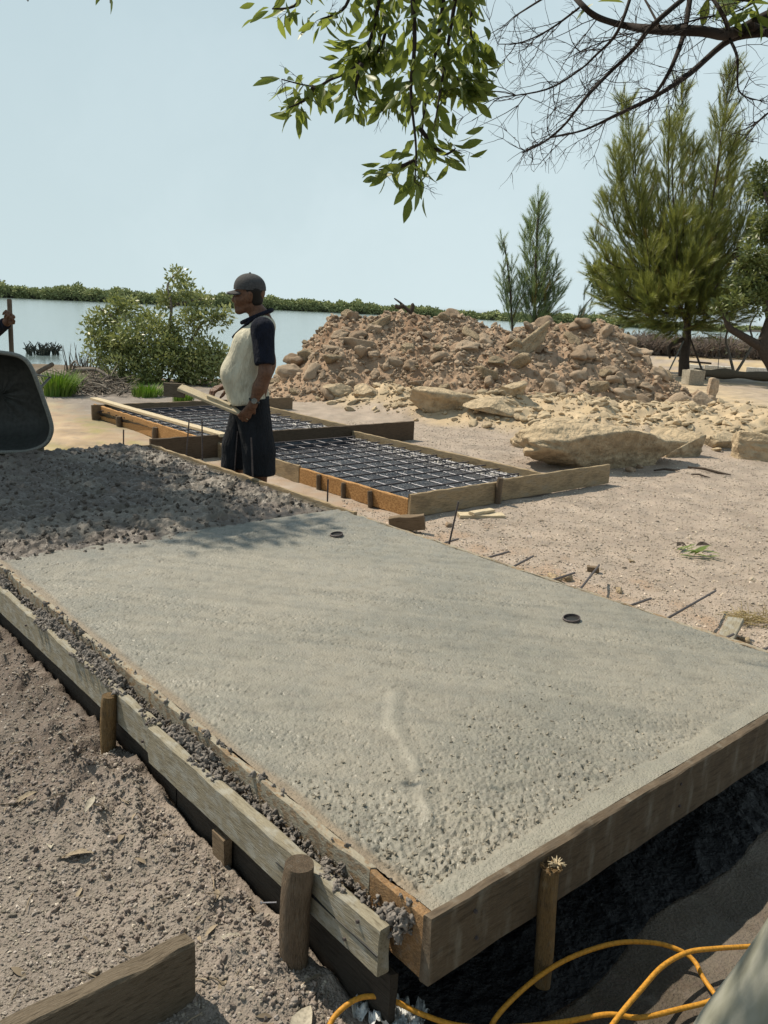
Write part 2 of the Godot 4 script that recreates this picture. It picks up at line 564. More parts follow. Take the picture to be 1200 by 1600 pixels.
	M.cord = mat(lin(0.62, 0.29, 0.035), 0.6, mottle, Vector3.ONE * 14.0)
	M.bark = mat(lin(0.2, 0.17, 0.14), 0.9, mottle, Vector3(3, 1.2, 3), rough_b, 1.0)
	M.bark_black = mat(lin(0.035, 0.027, 0.024), 0.95)
	M.bark_dark = mat(lin(0.075, 0.055, 0.042), 0.9, mottle, Vector3(4, 1.5, 4), rough_b, 1.0)
	M.bark_smooth = mat(lin(0.27, 0.265, 0.23), 0.75, noise_tex(SIM, 0.008, 4, [[0.0, lin(0.35, 0.34, 0.3)], [0.4, lin(0.75, 0.76, 0.7)], [0.6, lin(1, 1, 0.97)], [1.0, lin(0.9, 0.85, 0.75)]], 512, 51), Vector3(2, 1, 2), rough_b, 0.15)
	M.leaf = mat(lin(0.085, 0.125, 0.024), 0.45)
	M.leaf.backlight_enabled = true
	M.leaf.backlight = lin(0.28, 0.33, 0.06)
	M.leaf.metallic_specular = 0.4
	M.leaf_old = mat(lin(0.06, 0.088, 0.018), 0.45)
	M.leaf_old.backlight_enabled = true
	M.leaf_old.backlight = lin(0.2, 0.24, 0.045)
	M.foliage = mat(Color.WHITE, 0.42)
	M.foliage.metallic_specular = 0.5
	M.foliage.vertex_color_use_as_albedo = true
	M.foliage.backlight_enabled = true
	M.foliage.backlight = lin(0.55, 0.55, 0.5)
	M.far_foliage = mat(Color.WHITE, 0.9)
	M.far_foliage.vertex_color_use_as_albedo = true
	M.dry_leaf = mat(lin(0.3, 0.24, 0.17), 0.8, mottle, Vector3.ONE * 12.0)
	M.dry_leaf_pale = mat(lin(0.46, 0.41, 0.33), 0.75, mottle, Vector3.ONE * 12.0)
	M.twig = mat(Color.WHITE, 0.9)
	M.twig.vertex_color_use_as_albedo = true
	M.water = mat(lin(0.17, 0.22, 0.22), 0.12)
	M.water.metallic_specular = 0.5
	M.water.uv1_triplanar = true
	M.water.uv1_world_triplanar = true
	M.water.uv1_scale = Vector3.ONE * 0.35
	M.water.normal_enabled = true
	var wn := noise_tex(SIM, 0.02, 4, [], 512, 61)
	wn.as_normal_map = true
	wn.bump_strength = 3.0
	M.water.normal_texture = wn
	M.water.normal_scale = 0.22
	M.skin = mat(lin(0.15, 0.075, 0.046), 0.55, mottle, Vector3.ONE * 6.0)
	M.shirt = mat(lin(0.62, 0.575, 0.45), 0.95, mottle, Vector3(1.3, 0.45, 1.3), rough_b, 2.2)
	M.navy = mat(lin(0.010, 0.013, 0.026), 0.95, mottle, Vector3(3.0, 1.0, 3.0), rough_b, 2.0)
	M.shorts = mat(lin(0.014, 0.016, 0.021), 0.95, mottle, Vector3(1.8, 0.5, 1.8), rough_b, 2.5)
	M.cap = mat(lin(0.075, 0.073, 0.075), 0.9, mottle, Vector3.ONE * 8.0, rough_b, 0.1)
	M.hair = mat(lin(0.012, 0.01, 0.009), 0.7)
	M.blackish = mat(lin(0.02, 0.02, 0.02), 0.5)
	M.white_paint = mat(lin(0.78, 0.77, 0.73), 0.8, mottle, Vector3.ONE * 2.0)
	M.block = mat(lin(0.36, 0.31, 0.24), 0.95, mottle, Vector3.ONE * 3.0, rough_b, 0.6)
	M.tray = mat(lin(0.05, 0.053, 0.05), 0.55, mottle, Vector3.ONE * 3.0)
	M.rim = mat(lin(0.22, 0.22, 0.2), 0.6, mottle, Vector3.ONE * 9.0, rough_b, 0.2)
	M.plastic_white = mat(lin(0.55, 0.57, 0.58), 0.4, null, Vector3.ONE * 5.0, rough_b, 0.6)
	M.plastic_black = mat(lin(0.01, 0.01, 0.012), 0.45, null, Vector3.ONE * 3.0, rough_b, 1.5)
	M.straw = mat(lin(0.38, 0.3, 0.15), 0.9)
	M.grass = mat(Color.WHITE, 0.7)
	M.grass.vertex_color_use_as_albedo = true
	M.grass.backlight_enabled = true
	M.grass.backlight = lin(0.3, 0.4, 0.08)

# ---------------------------------------------------------------- ground and water
func shore_z(x: float) -> float:
	return -18.5 - 1.2 * sin(x * 0.5) - 25.0 * smooth(5.5, 11.0, x) + 0.8 * n_a.get_noise_2d(x * 30.0, 5.0)

func foot(x: float, z: float) -> float:   # metres in front of (+) or behind (-) the foot of the rubble
	return z + 9.3 + maxf(0.0, 2.6 - x) * 0.95 + maxf(0.0, x - 2.6) * 0.35

func ground_h(x: float, z: float) -> float:
	var d := sqrt(x * x + z * z)
	var h := 0.03 * n_b.get_noise_2d(x * 30.0, z * 30.0) * smooth(2.0, 9.0, d)
	h += 0.012 * n_b.get_noise_2d(x * 160.0, z * 160.0)
	if d < 9.0:
		h += 0.0065 * n_b.get_noise_2d(x * 600.0 + 300.0, z * 600.0) + 0.007 * n_ridge.get_noise_2d(x * 260.0, z * 260.0) * smooth(-0.2, 0.3, n_b.get_noise_2d(x * 90.0, z * 90.0 + 50.0))
	var q := uv_of(x, z)
	# spilled mortar and loose earth along the left boards
	var heap := smooth(-0.75, -0.2, q.y) * (1.0 - smooth(-0.07, -0.04, q.y)) * smooth(0.75, 1.2, q.x) * (1.0 - smooth(4.0, 5.5, q.x))
	heap += 0.7 * smooth(-0.4, -0.2, q.y) * (1.0 - smooth(-0.08, -0.05, q.y)) * smooth(0.0, 0.4, q.x) * (1.0 - smooth(0.7, 1.2, q.x))
	if heap > 0.0:
		h += heap * (0.012 + 0.06 * smooth(-0.5, -0.14, q.y) + 0.035 * maxf(0.0, n_ridge.get_noise_2d(x * 420.0, z * 420.0)) + 0.02 * n_b.get_noise_2d(x * 900.0, z * 900.0))
	# scuffed strip behind the pad, where the rods stick out
	var strip := smooth(1.9, 2.0, q.y) * (1.0 - smooth(2.3, 2.9, q.y)) * smooth(0.0, 0.4, q.x) * (1.0 - smooth(3.2, 3.6, q.x))
	if strip > 0.0:
		h += strip * (0.03 + 0.05 * n_b.get_noise_2d(x * 350.0, z * 350.0))
	h -= 0.04 * smooth(-0.45, -0.1, q.x) * (1.0 - smooth(0.1, 0.3, q.x)) * smooth(-0.1, 0.2, q.y) * (1.0 - smooth(2.6, 3.2, q.y))
	if q.x > 0.1 and q.x < 5.3 and q.y > 0.05 and q.y < 1.9:
		h = minf(h, 0.0)
	# rubble apron below the pile
	var ap := smooth(0.1, -1.3, foot(x, z)) * (1.0 - smooth(-13.0, -14.0, z)) * smooth(-1.9, -0.6, x) * (1.0 - smooth(5.5, 7.0, x))
	if ap > 0.0:
		h += ap * (0.24 + 0.22 * n_b.get_noise_2d(x * 60.0, z * 60.0) + 0.09 * n_b.get_noise_2d(x * 300.0, z * 300.0))
	var zs := shore_z(x)
	h -= 0.75 * smooth(0.0, 5.0, zs + 1.5 - z)
	return h

func mixc(a: Color, b: Color, t: float) -> Color:
	return a.lerp(b, clampf(t, 0.0, 1.0))

func ground_c(x: float, z: float) -> Color:
	var q := uv_of(x, z)
	var d := sqrt(x * x + z * z)
	var n1 := n_b.get_noise_2d(x * 45.0 + 900.0, z * 45.0)
	var n2 := n_b.get_noise_2d(x * 260.0, z * 260.0 + 400.0)
	var gravel := Color(0.36, 0.297, 0.25)
	var dirt := Color(0.248, 0.215, 0.193)
	var sand := Color(0.46, 0.375, 0.235)
	var c := gravel
	c = mixc(c, dirt, 1.0 - smooth(-0.6, 0.9, q.y + 0.5 * n1 - maxf(0.0, q.x - 5.0) * 1.0))
	c = mixc(c, Color(0.15, 0.123, 0.108), smooth(-0.8, -0.25, q.y + 0.2 * n2) * (1.0 - smooth(-0.05, 0.1, q.y)) * smooth(0.8, 1.5, q.x) * (1.0 - smooth(4.4, 5.2, q.x)))
	c = mixc(c, Color(0.09, 0.074, 0.06), (1.0 - smooth(-0.1, 0.35, q.x + 0.1 * n1)) * smooth(-0.1, 0.1, q.y) * (1.0 - smooth(1.5, 4.0, d)) )  # deep shade before the slab, painted into the ground colour
	c = mixc(c, sand, smooth(5.2, 6.6, q.x + n1) * (1.0 - smooth(2.2, 3.4, q.y + 0.5 * n1)))
	c = mixc(c, Color(0.27, 0.235, 0.1), smooth(5.0, 7.0, q.x) * (1.0 - smooth(2.0, 4.0, q.y)) * smooth(0.12, 0.4, n1))
	c = mixc(c, Color(0.46, 0.33, 0.24), smooth(1.85, 2.0, q.y) * (1.0 - smooth(2.5, 3.0, q.y + n2)) * 0.7)
	# pale rubble ground under and round the pile
	var ap := smooth(0.1, -0.8, foot(x, z) + 0.8 * n1) * (1.0 - smooth(6.5, 9.0, x + n1)) * smooth(-2.4, -0.6, x)
	c = mixc(c, Color(0.5, 0.39, 0.26), ap)
	c = mixc(c, Color(0.46, 0.355, 0.22), smooth(-17.0, -24.0, z) * smooth(4.0, 7.0, x) * smooth(-0.2, 0.2, n1))
	var zs := shore_z(x)
	c = mixc(c, Color(0.15, 0.115, 0.08), smooth(3.6, 1.8, z - zs + 1.5 * n1) * (1.0 - smooth(4.5, 7.0, x)))
	c = mixc(c, Color(0.2, 0.15, 0.1), smooth(6.0, 3.0, z - zs) * smooth(7.0, 10.0, x))
	return c * (1.0 + 0.34 * n2)

func build_ground() -> void:
	var angles := []
	var a := -52.0
	while a < 52.0:
		angles.append(a)
		a += 0.21 if absf(a) < 29.0 else 1.0
	while a < 308.0:
		angles.append(a)
		a += 8.0
	angles.append(308.0)
	var radii := [0.02, 0.3, 0.6, 0.9]
	var r := 1.1
	while r < 900.0:
		radii.append(r)
		r *= 1.0075 if r < 6.0 else (1.012 if r < 30.0 else 1.06)
	var nr := radii.size()
	var where := func(i: int, j: int) -> Vector3:
		var t := deg_to_rad(angles[j])
		var x: float = radii[i] * sin(t)
		var z: float = -radii[i] * cos(t)
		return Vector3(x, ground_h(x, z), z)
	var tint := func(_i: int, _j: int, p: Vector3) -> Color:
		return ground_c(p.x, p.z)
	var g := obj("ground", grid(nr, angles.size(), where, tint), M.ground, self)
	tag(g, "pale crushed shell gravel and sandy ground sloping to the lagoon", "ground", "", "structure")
	var wst := begin()
	quad(wst, Vector3(-900, -0.3, -12), Vector3(-900, -0.3, -900), Vector3(900, -0.3, -900), Vector3(900, -0.3, -12))
	var w := obj("water", done(wst), M.water, self)
	tag(w, "calm pale grey lagoon water reaching to the far mangroves", "water", "", "structure")

func scatter_ground() -> void:
	var peb := rock_mesh(1, 3, 8, 0.3, Vector3(1.1, 0.6, 0.75))
	var places := []
	var cols := []
	for i in 140000:
		var left := i < 80000
		var r := 1.3 + 3.6 * pow(rng.randf(), 0.9) if left else 3.2 + 8.0 * pow(rng.randf(), 1.3)
		var t := deg_to_rad(rnd(-30.0, 8.0) if left else rnd(-3.0, 30.0))
		var x := r * sin(t)
		var z := -r * cos(t)
		var q := uv_of(x, z)
		if q.x > -0.03 and q.x < 5.4 and q.y > -0.1 and q.y < 1.98:
			continue
		if q.x > 3.3 and q.x < 6.1 and q.y > 2.95 and q.y < 4.65:
			continue
		var s := 0.0015 + 0.0042 * pow(rng.randf(), 3.0)
		if rng.randf() < 0.012:
			s *= 2.0
		s *= 1.0 if left else 1.35
		places.append(Transform3D(Basis.from_euler(Vector3(rnd(-0.5, 0.5), rnd(0, TAU), rnd(-0.5, 0.5))).scaled(Vector3.ONE * s * rnd(0.8, 1.6)), Vector3(x, ground_h(x, z) + s * 0.25, z)))
		var v := rnd(0.7, 1.25) * (1.9 if rng.randf() < 0.08 else 1.0)
		var c := Color(0.25, 0.218, 0.197) if left and q.y < 0.4 else Color(0.36, 0.3, 0.255)
		cols.append(Color(c.r * v, c.g * v, c.b * v * rnd(0.9, 1.02)))
	tag(many("gravel", peb, M.pebble, self, places, cols), "loose bits of crushed shell and grit strewn on the ground", "gravel", "", "stuff")

# ---------------------------------------------------------------- the fresh slab and its boards
func scuff(u: float, v: float) -> Vector2:   # signed distance from the scuff's line, and how far along it
	var mark := [Vector2(0.79, 0.59), Vector2(0.64, 0.45), Vector2(0.5, 0.39), Vector2(0.36, 0.31), Vector2(0.23, 0.21)]
	var q := Vector2(u + 0.014 * n_b.get_noise_2d(u * 900.0, v * 900.0), v + 0.014 * n_b.get_noise_2d(u * 900.0 + 70.0, v * 900.0))
	var best := 9.0
	var out := Vector2(9.0, 0.0)
	for i in 4:
		var w: Vector2 = mark[i + 1] - mark[i]
		var t := clampf((q - mark[i]).dot(w) / w.length_squared(), 0.0, 1.0)
		var g: Vector2 = q - mark[i] - w * t
		if g.length() < best:
			best = g.length()
			out = Vector2(best * signf(w.cross(g)), (i + t) / 4.0)
	return out

func slab_h(u: float, v: float) -> float:
	var p := S(u, v)
	var along_x := p.x + 0.22 * p.z + 0.05 * sin(p.z * 2.3)
	var across := p.z - 0.16 * p.x
	var h := 0.296
	h += 0.004 * n_a.get_noise_2d(p.x * 60.0, p.z * 60.0)
	h += 0.0045 * n_b.get_noise_2d(along_x * 55.0, across * 620.0 + 70.0)
	var patch := smooth(-0.15, 0.4, n_b.get_noise_2d(along_x * 60.0 + 500.0, across * 420.0))
	var edge := 1.0 - smooth(0.05, 0.5, u) * smooth(0.03, 0.35, v)
	var corner := (1.0 - smooth(0.1, 0.55, u)) * (1.0 - smooth(0.3, 0.95, v))
	var grain := 0.2 + 0.6 * patch + 0.45 * edge * (1.0 - smooth(0.9, 1.7, v)) + 1.3 * corner
	var pits := n_cell.get_noise_2d(p.x * 9000.0, p.z * 9000.0) * 0.5 + n_cell.get_noise_2d(p.x * 4400.0 + 50.0, p.z * 4400.0) * 0.5
	h += 0.0042 * grain * pits
	h -= 0.012 * maxf(0.0, n_b.get_noise_2d(p.x * 3600.0, p.z * 3600.0) - 0.26) * (0.5 + grain)
	h += 0.0026 * grain * n_b.get_noise_2d(p.x * 5200.0, p.z * 5200.0)
	# a trowelled band against the front board
	var band := 1.0 - smooth(0.05, 0.075, u + 0.012 * n_a.get_noise_2d(v * 500.0, 3.0))
	h = lerpf(h, 0.302 + 0.0012 * n_b.get_noise_2d(p.x * 900.0, p.z * 900.0), band * 0.85)
	h = lerpf(h, 0.299, (1.0 - smooth(0.012, 0.04, v)) * 0.7)
	# the drag mark: a pale shallow scuff
	if u > 0.15 and u < 1.0 and v > 0.08 and v < 0.8:
		var g := scuff(u, v)
		var wide := 1.0 - 0.4 * g.y
		h = lerpf(h, 0.2985, exp(-pow(g.x / (0.026 * wide), 2.0)) * 0.85)
		h += 0.0045 * exp(-pow(g.x / (0.02 * wide), 2.0)) - 0.004 * exp(-pow((g.x - 0.05) / 0.02, 2.0)) * (0.2 + pits) - 0.0022 * exp(-pow((g.x + 0.042) / 0.012, 2.0))
	# where the unworked heap begins: two low ridges
	var edge2 := u - 2.62 - 0.12 * smooth(1.0, 1.9, v) + 0.03 * n_a.get_noise_2d(v * 130.0, 8.0)
	h += 0.012 * exp(-pow(edge2 / 0.03, 2.0)) * maxf(0.0, 0.6 + n_b.get_noise_2d(p.x * 500.0, p.z * 500.0)) + 0.008 * exp(-pow((edge2 + 0.13) / 0.025, 2.0)) * maxf(0.0, 0.3 + 1.6 * n_b.get_noise_2d(p.x * 400.0, p.z * 400.0))
	return h

func heap_h(u: float, v: float) -> float:
	var p := S(u, v)
	var rise := smooth(2.66, 3.05, u - 0.1 * smooth(1.0, 1.9, v) + 0.04 * n_a.get_noise_2d(v * 150.0, 9.0))
	var h := 0.29
	h += rise * (0.016 + 0.022 * (0.5 + 0.5 * n_b.get_noise_2d(p.x * 110.0, p.z * 110.0)) + 0.016 * maxf(0.0, n_ridge.get_noise_2d(p.x * 300.0, p.z * 300.0)) + 0.024 * n_b.get_noise_2d(p.x * 620.0, p.z * 620.0) + 0.016 * n_b.get_noise_2d(p.x * 1700.0, p.z * 1700.0) + 0.012 * n_cell.get_noise_2d(p.x * 2300.0, p.z * 2300.0))
	h -= 0.05 * smooth(1.78, 1.95, v) * rise
	h -= 0.02 * (1.0 - rise)
	return h

func build_slab() -> void:
	var o := thing("concrete_slab", S(2.6, 0.97, 0.0), "freshly poured grey concrete slab, screeded in front and still rough and dark behind", "slab")
	var nu := 620
	var nv := 440
	var where := func(i: int, j: int) -> Vector3:
		var f := i / float(nu - 1)
		var u := 0.002 + 2.85 * (0.75 * f + 0.25 * f * f)
		var v := 0.002 + 1.948 * j / (nv - 1)
		return S(u, v, slab_h(u, v))
	var wet := func(_i: int, _j: int, p: Vector3) -> Color:
		var q := uv_of(p.x, p.z)
		var n := n_b.get_noise_2d(p.x * 90.0, p.z * 90.0)
		var ax := p.x + 0.22 * p.z
		var streak := n_b.get_noise_2d(ax * 60.0 + 30.0, (p.z - 0.16 * p.x) * 900.0)
		var c := Color(0.258, 0.237, 0.197).lerp(Color(0.214, 0.203, 0.172), smooth(-0.3, 0.4, n))
		c = c.lerp(Color(0.17, 0.166, 0.145), 0.34 * smooth(0.05, 0.5, streak)).lerp(Color(0.31, 0.287, 0.24), 0.3 * smooth(0.05, 0.5, -streak))
		if q.x > 0.15 and q.x < 1.0 and q.y > 0.08 and q.y < 0.8:
			c = c.lerp(Color(0.33, 0.305, 0.255), 0.4 * exp(-pow(scuff(q.x, q.y).x / 0.024, 2.0)))
		c = c.lerp(Color(0.19, 0.18, 0.155), 0.75 * smooth(2.3, 2.75, q.x + 0.3 * n))
		c = c.lerp(Color(0.25, 0.19, 0.13), 0.8 * (1.0 - smooth(0.015, 0.05, q.y + 0.03 * n)))
		return c.lerp(Color(0.29, 0.272, 0.225), 0.6 * (1.0 - smooth(0.03, 0.08, q.x)))
	obj("screeded_surface", grid(nu, nv, where, wet), M.concrete, o)
	var where2 := func(i: int, j: int) -> Vector3:
		var u := 2.6 + 2.78 * i / 379.0
		var v := 0.002 + 1.948 * j / 269.0
		return S(u, v, heap_h(u, v))
	var dark := func(_i: int, _j: int, p: Vector3) -> Color:
		var n := n_b.get_noise_2d(p.x * 120.0 + 40.0, p.z * 120.0)
		return Color(0.118, 0.098, 0.079).lerp(Color(0.2, 0.168, 0.138), smooth(0.0, 0.45, n))
	var rough := obj("unworked_concrete", grid(380, 270, where2, dark), M.concrete, o)
	rough.set_meta("label", "dark heaped concrete not yet screeded")
	# sides below the surface
	var st := begin()
	var lo := 0.13
	var hi := 0.285
	for e in [[0.004, 0.004, 5.37, 0.004], [5.37, 0.004, 5.37, 1.946], [5.37, 1.946, 0.004, 1.946], [0.004, 1.946, 0.004, 0.004]]:
		st.set_smooth_group(-1)
		quad(st, S(e[0], e[1], lo), S(e[0], e[1], hi), S(e[2], e[3], hi), S(e[2], e[3], lo))
	quad(st, S(0.004, 0.004, lo), S(5.37, 0.004, lo), S(5.37, 1.946, lo), S(0.004, 1.946, lo))
	obj("slab_body", done(st), M.block, o)
	# two pipe stubs standing in the wet concrete
	var names := ["short dark pipe ring set in the wet concrete nearer the camera", "short dark pipe ring set in the wet concrete near its far edge"]
	var spots := [Vector2(0.87, 1.61), Vector2(2.38, 1.58)]
	for i in 2:
		var q: Vector2 = spots[i]
		var base := S(q.x, q.y, slab_h(q.x, q.y) - 0.006)
		var t := thing("pipe_stub", base, names[i], "pipe", "pipe stubs in the slab")
		var ps := begin()
		for seg in 24:
			var a0 := TAU * seg / 24
			var a1 := TAU * (seg + 1) / 24
			var prof := [Vector2(0.036, 0.0), Vector2(0.035, 0.017), Vector2(0.031, 0.018), Vector2(0.029, 0.0)]
			for k in 3:
				ps.set_smooth_group(k + 1)
				var p0: Vector2 = prof[k]
				var p1: Vector2 = prof[k + 1]
				var d0 := Vector3(cos(a0), 0, sin(a0))
				var d1 := Vector3(cos(a1), 0, sin(a1))
				quad(ps, d0 * p0.x + Vector3(0, p0.y, 0), d1 * p0.x + Vector3(0, p0.y, 0), d1 * p1.x + Vector3(0, p1.y, 0), d0 * p1.x + Vector3(0, p1.y, 0))
		obj("ring", done(ps), M.rod, t, Transform3D(Basis.from_euler(Vector3(0.1, 0, 0.12)), base))
		var cap := CylinderMesh.new()
		cap.top_radius = 0.0285
		cap.bottom_radius = 0.0285
		cap.height = 0.004
		obj("bore", cap, M.blackish, t, Transform3D(Basis.from_euler(Vector3(0.1, 0, 0.12)), base + Vector3(0, 0.007, 0)))  # flat black disc painted for the shade inside the open pipe
	# crumbs of aggregate: rough corner, the trench between the boards, the heap
	var crumb := rock_mesh(2, 9, 7, 0.5, Vector3(1.1, 0.75, 0.9), true, 0.5)
	var pl := []
	var col := []
	for i in 420:
		var u := 0.06 + 0.5 * pow(rng.randf(), 1.6)
		var v := 0.05 + 1.0 * pow(rng.randf(), 1.8)
		var s := rnd(0.0015, 0.006)
		pl.append(Transform3D(Basis.from_euler(Vector3(rnd(0, 6), rnd(0, 6), rnd(0, 6))).scaled(Vector3.ONE * s), S(u, v, slab_h(u, v) + s * 0.1)))
		var g := rnd(0.8, 1.6)
		col.append(Color(1.3 * g, 1.3 * g, 1.15 * g))
	for i in 3600:
		var u := rnd(2.62, 5.3)
		var v := rnd(0.03, 1.88)
		var s := 0.003 + 0.013 * pow(rng.randf(), 4.0)
		pl.append(Transform3D(Basis.from_euler(Vector3(rnd(0, 6), rnd(0, 6), rnd(0, 6))).scaled(Vector3.ONE * s), S(u, v, heap_h(u, v) + s * 0.2)))
		col.append(Color(0.85, 0.8, 0.75) * rnd(0.5, 1.1))
	many("aggregate", crumb, M.crumb, o, pl, col)
	pl = []
	col = []
	for i in 9500:
		var u := 0.03 + 3.4 * rng.randf()
		var f := rng.randf()
		var v := lerpf(-0.062, -0.018, f) if i < 9250 else -0.022 + 0.02 * rng.randf()
		var gap := smooth(-0.25, 0.15, n_a.get_noise_2d(u * 260.0, 77.0))
		if rng.randf() > 0.25 + 0.75 * gap:
			continue
		var s := 0.003 + 0.009 * pow(rng.randf(), 2.4)
		var y := 0.238 + rnd(-0.012, 0.022) + 0.025 * sin(f * PI) * gap if i < 9250 else 0.303
		pl.append(Transform3D(Basis.from_euler(Vector3(rnd(0, 6), rnd(0, 6), rnd(0, 6))).scaled(Vector3.ONE * s), S(u, v, y)))
		col.append(Color.WHITE * rnd(0.7, 1.35))
	for i in 500:   # slop on the outer boards' top edge
		var u := rnd(0.08, 2.6)
		if n_a.get_noise_2d(u * 330.0, 55.0) < 0.15:
			continue
		var s := 0.003 + 0.006 * rng.randf()
		pl.append(Transform3D(Basis.from_euler(Vector3(rnd(0, 6), rnd(0, 6), rnd(0, 6))).scaled(Vector3.ONE * s), S(u, rnd(-0.088, -0.06), 0.2645)))
		col.append(Color.WHITE * rnd(0.8, 1.35))
	for i in 8000:   # clods on the earth to the left
		var u := rnd(0.9, 4.2)
		var v := -0.11 - 0.9 * pow(rng.randf(), 1.7)
		var s := 0.0025 + 0.009 * pow(rng.randf(), 4.0)
		var p := S(u, v)
		if n_b.get_noise_2d(p.x * 160.0, p.z * 160.0) < -0.1 + 0.2 * rng.randf():
			continue
		pl.append(Transform3D(Basis.from_euler(Vector3(rnd(0, 6), rnd(0, 6), rnd(0, 6))).scaled(Vector3.ONE * s), Vector3(p.x, ground_h(p.x, p.z) + s * 0.3, p.z)))
		col.append(Color(1.15, 1.08, 1.05) * rnd(0.7, 1.5))
	for i in 1200:
		var u := rnd(0.05, 1.0)
		var v := -0.12 - 0.4 * pow(rng.randf(), 1.7)
		var s := 0.0025 + 0.007 * pow(rng.randf(), 4.0)
		var p := S(u, v)
		pl.append(Transform3D(Basis.from_euler(Vector3(rnd(0, 6), rnd(0, 6), rnd(0, 6))).scaled(Vector3.ONE * s), Vector3(p.x, ground_h(p.x, p.z) + s * 0.3, p.z)))
		col.append(Color(1.2, 1.12, 1.08) * rnd(0.8, 1.5))
	tag(many("mortar_crumbs", crumb, M.crumb, self, pl, col), "dark crumbs of spilled mortar between the boards and on the earth beside them", "mortar", "", "stuff")

func build_slab_form() -> void:
	var o := thing("slab_formwork", S(0, 0, 0), "weathered board formwork with round stakes holding the poured slab", "formwork")
	# board directions: along u for the sides, along v for the ends
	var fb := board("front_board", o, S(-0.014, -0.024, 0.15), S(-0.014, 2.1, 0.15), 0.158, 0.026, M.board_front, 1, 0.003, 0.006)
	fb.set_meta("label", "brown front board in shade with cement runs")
	var chipped := board("inner_board", o, S(0.0, -0.0115, 0.15), S(0.17, -0.0115, 0.15), 0.151, 0.02, M.board_end, 15, 0.004, 0.01)
	chipped.set_meta("label", "orange chipped board end at the near corner")
	board("inner_board", o, S(0.172, -0.011, 0.15), S(2.62, -0.011, 0.15), 0.153, 0.019, M.board_chip, 2, 0.003, 0.008)
	board("inner_board", o, S(2.63, -0.011, 0.15), S(5.4, -0.011, 0.15), 0.158, 0.019, M.board_chip, 3, 0.004, 0.015)
	board("back_board", o, S(5.4, 1.964, 0.12), S(2.7, 1.964, 0.12), 0.185, 0.022, M.board_tan, 4, 0.004)
	board("back_board", o, S(2.68, 1.964, 0.12), S(-0.1, 1.964, 0.12), 0.176, 0.022, M.board_chip, 5, 0.004, 0.01)
	board("end_board", o, S(5.392, 1.95, 0.12), S(5.392, -0.02, 0.12), 0.18, 0.022, M.board_brown, 6)
	var ob := board("outer_board", o, S(0.055, -0.077, 0.152), S(1.085, -0.082, 0.15), 0.112, 0.03, M.board_grey, 7, 0.003)
	ob.set_meta("label", "cracked grey outer board at the near corner")
	var split := board("crack_strip", o, S(0.057, -0.0935, 0.2), S(0.42, -0.0955, 0.206), 0.0035, 0.003, M.blackish, 8)
	split.set_meta("label", "dark crack along the outer board")
	board("outer_board", o, S(1.088, -0.068, 0.152), S(2.72, -0.062, 0.15), 0.112, 0.026, M.board_grey, 9, 0.003, 0.006)
	board("outer_board", o, S(2.725, -0.07, 0.15), S(4.4, -0.07, 0.15), 0.112, 0.026, M.board_tan, 10, 0.003)
	board("lower_board", o, S(0.045, -0.05, 0.0), S(0.98, -0.052, 0.0), 0.149, 0.02, M.board_black, 12)  # both lower boards carry the overhang's shade in their colour
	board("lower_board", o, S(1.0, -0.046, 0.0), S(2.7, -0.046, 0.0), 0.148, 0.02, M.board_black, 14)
	# wood chips nailed across below
	board("cleat", o, S(0.72, -0.082, 0.0), S(0.66, -0.082, 0.0), 0.13, 0.024, M.board_brown, 13)
	var spots := [[0.30, -0.128, 0.30, 0.033, M.stake, 0.0, "thick round stake beside the near left corner"], [1.36, -0.105, 0.255, 0.024, M.stake_gold, 0.0, "yellow brown stake with crumbs on its sawn top"], [2.74, -0.10, 0.24, 0.027, M.stake, 0.0, "dark stake at the left edge"], [-0.052, 0.33, 0.285, 0.021, M.stake_gold, 0.02, "splintered stake against the front board"]]
	for s in spots:
		var k := obj("stake", stake_mesh(s[2] + 0.06, s[3], int(s[0] * 100.0) + 300, s[5]), s[4], o, Transform3D(Basis.from_euler(Vector3(rnd(-0.03, 0.03), 0, rnd(-0.03, 0.03))), S(s[0], s[1], -0.06)))
		k.set_meta("label", s[6])
	# pale torn fibres on the front stake's head
	var f := begin()
	for i in 40:
		var a := rnd(0, TAU)
		var p := S(-0.052, 0.335, 0.283)
		var q := p + Vector3(cos(a) * rnd(0.005, 0.028), rnd(0.0, 0.02), sin(a) * rnd(0.005, 0.02))
		tube(f, [p, p.lerp(q, 0.5) + Vector3(0, 0.004, 0), q], [0.0022, 0.002, 0.0006], 4)
	obj("splinters", done(f), M.board_pale, o)
	for q in [[0.12, 0.245], [0.16, 0.175], [1.0, 0.24], [1.03, 0.18], [1.13, 0.25], [1.16, 0.18], [2.2, 0.21]]:
		var hd := begin()
		var c0: Vector3 = S(q[0], -0.09 if q[0] < 1.085 else -0.079, q[1])
		tube(hd, [c0, c0 - SV * 0.006], [0.0045, 0.004], 8)
		obj("nail", done(hd), M.rod, o)
	for q in [[0.1, 0.27], [0.11, 0.2], [0.34, 0.26], [0.9, 0.27], [0.91, 0.2], [1.5, 0.25]]:
		var hd := begin()
		var c0: Vector3 = S(-0.026, q[0], q[1])
		tube(hd, [c0, c0 - SU * 0.006], [0.0045, 0.004], 8)
		obj("nail", done(hd), M.rod, o)
	var nail := begin()
	tube(nail, [S(0.325, -0.155, 0.19), S(0.345, -0.18, 0.188)], [0.0018, 0.0018], 5)
	tube(nail, [S(0.345, -0.18, 0.188), S(0.347, -0.183, 0.188)], [0.004, 0.004], 6)
	obj("nail", done(nail), M.rebar, o)

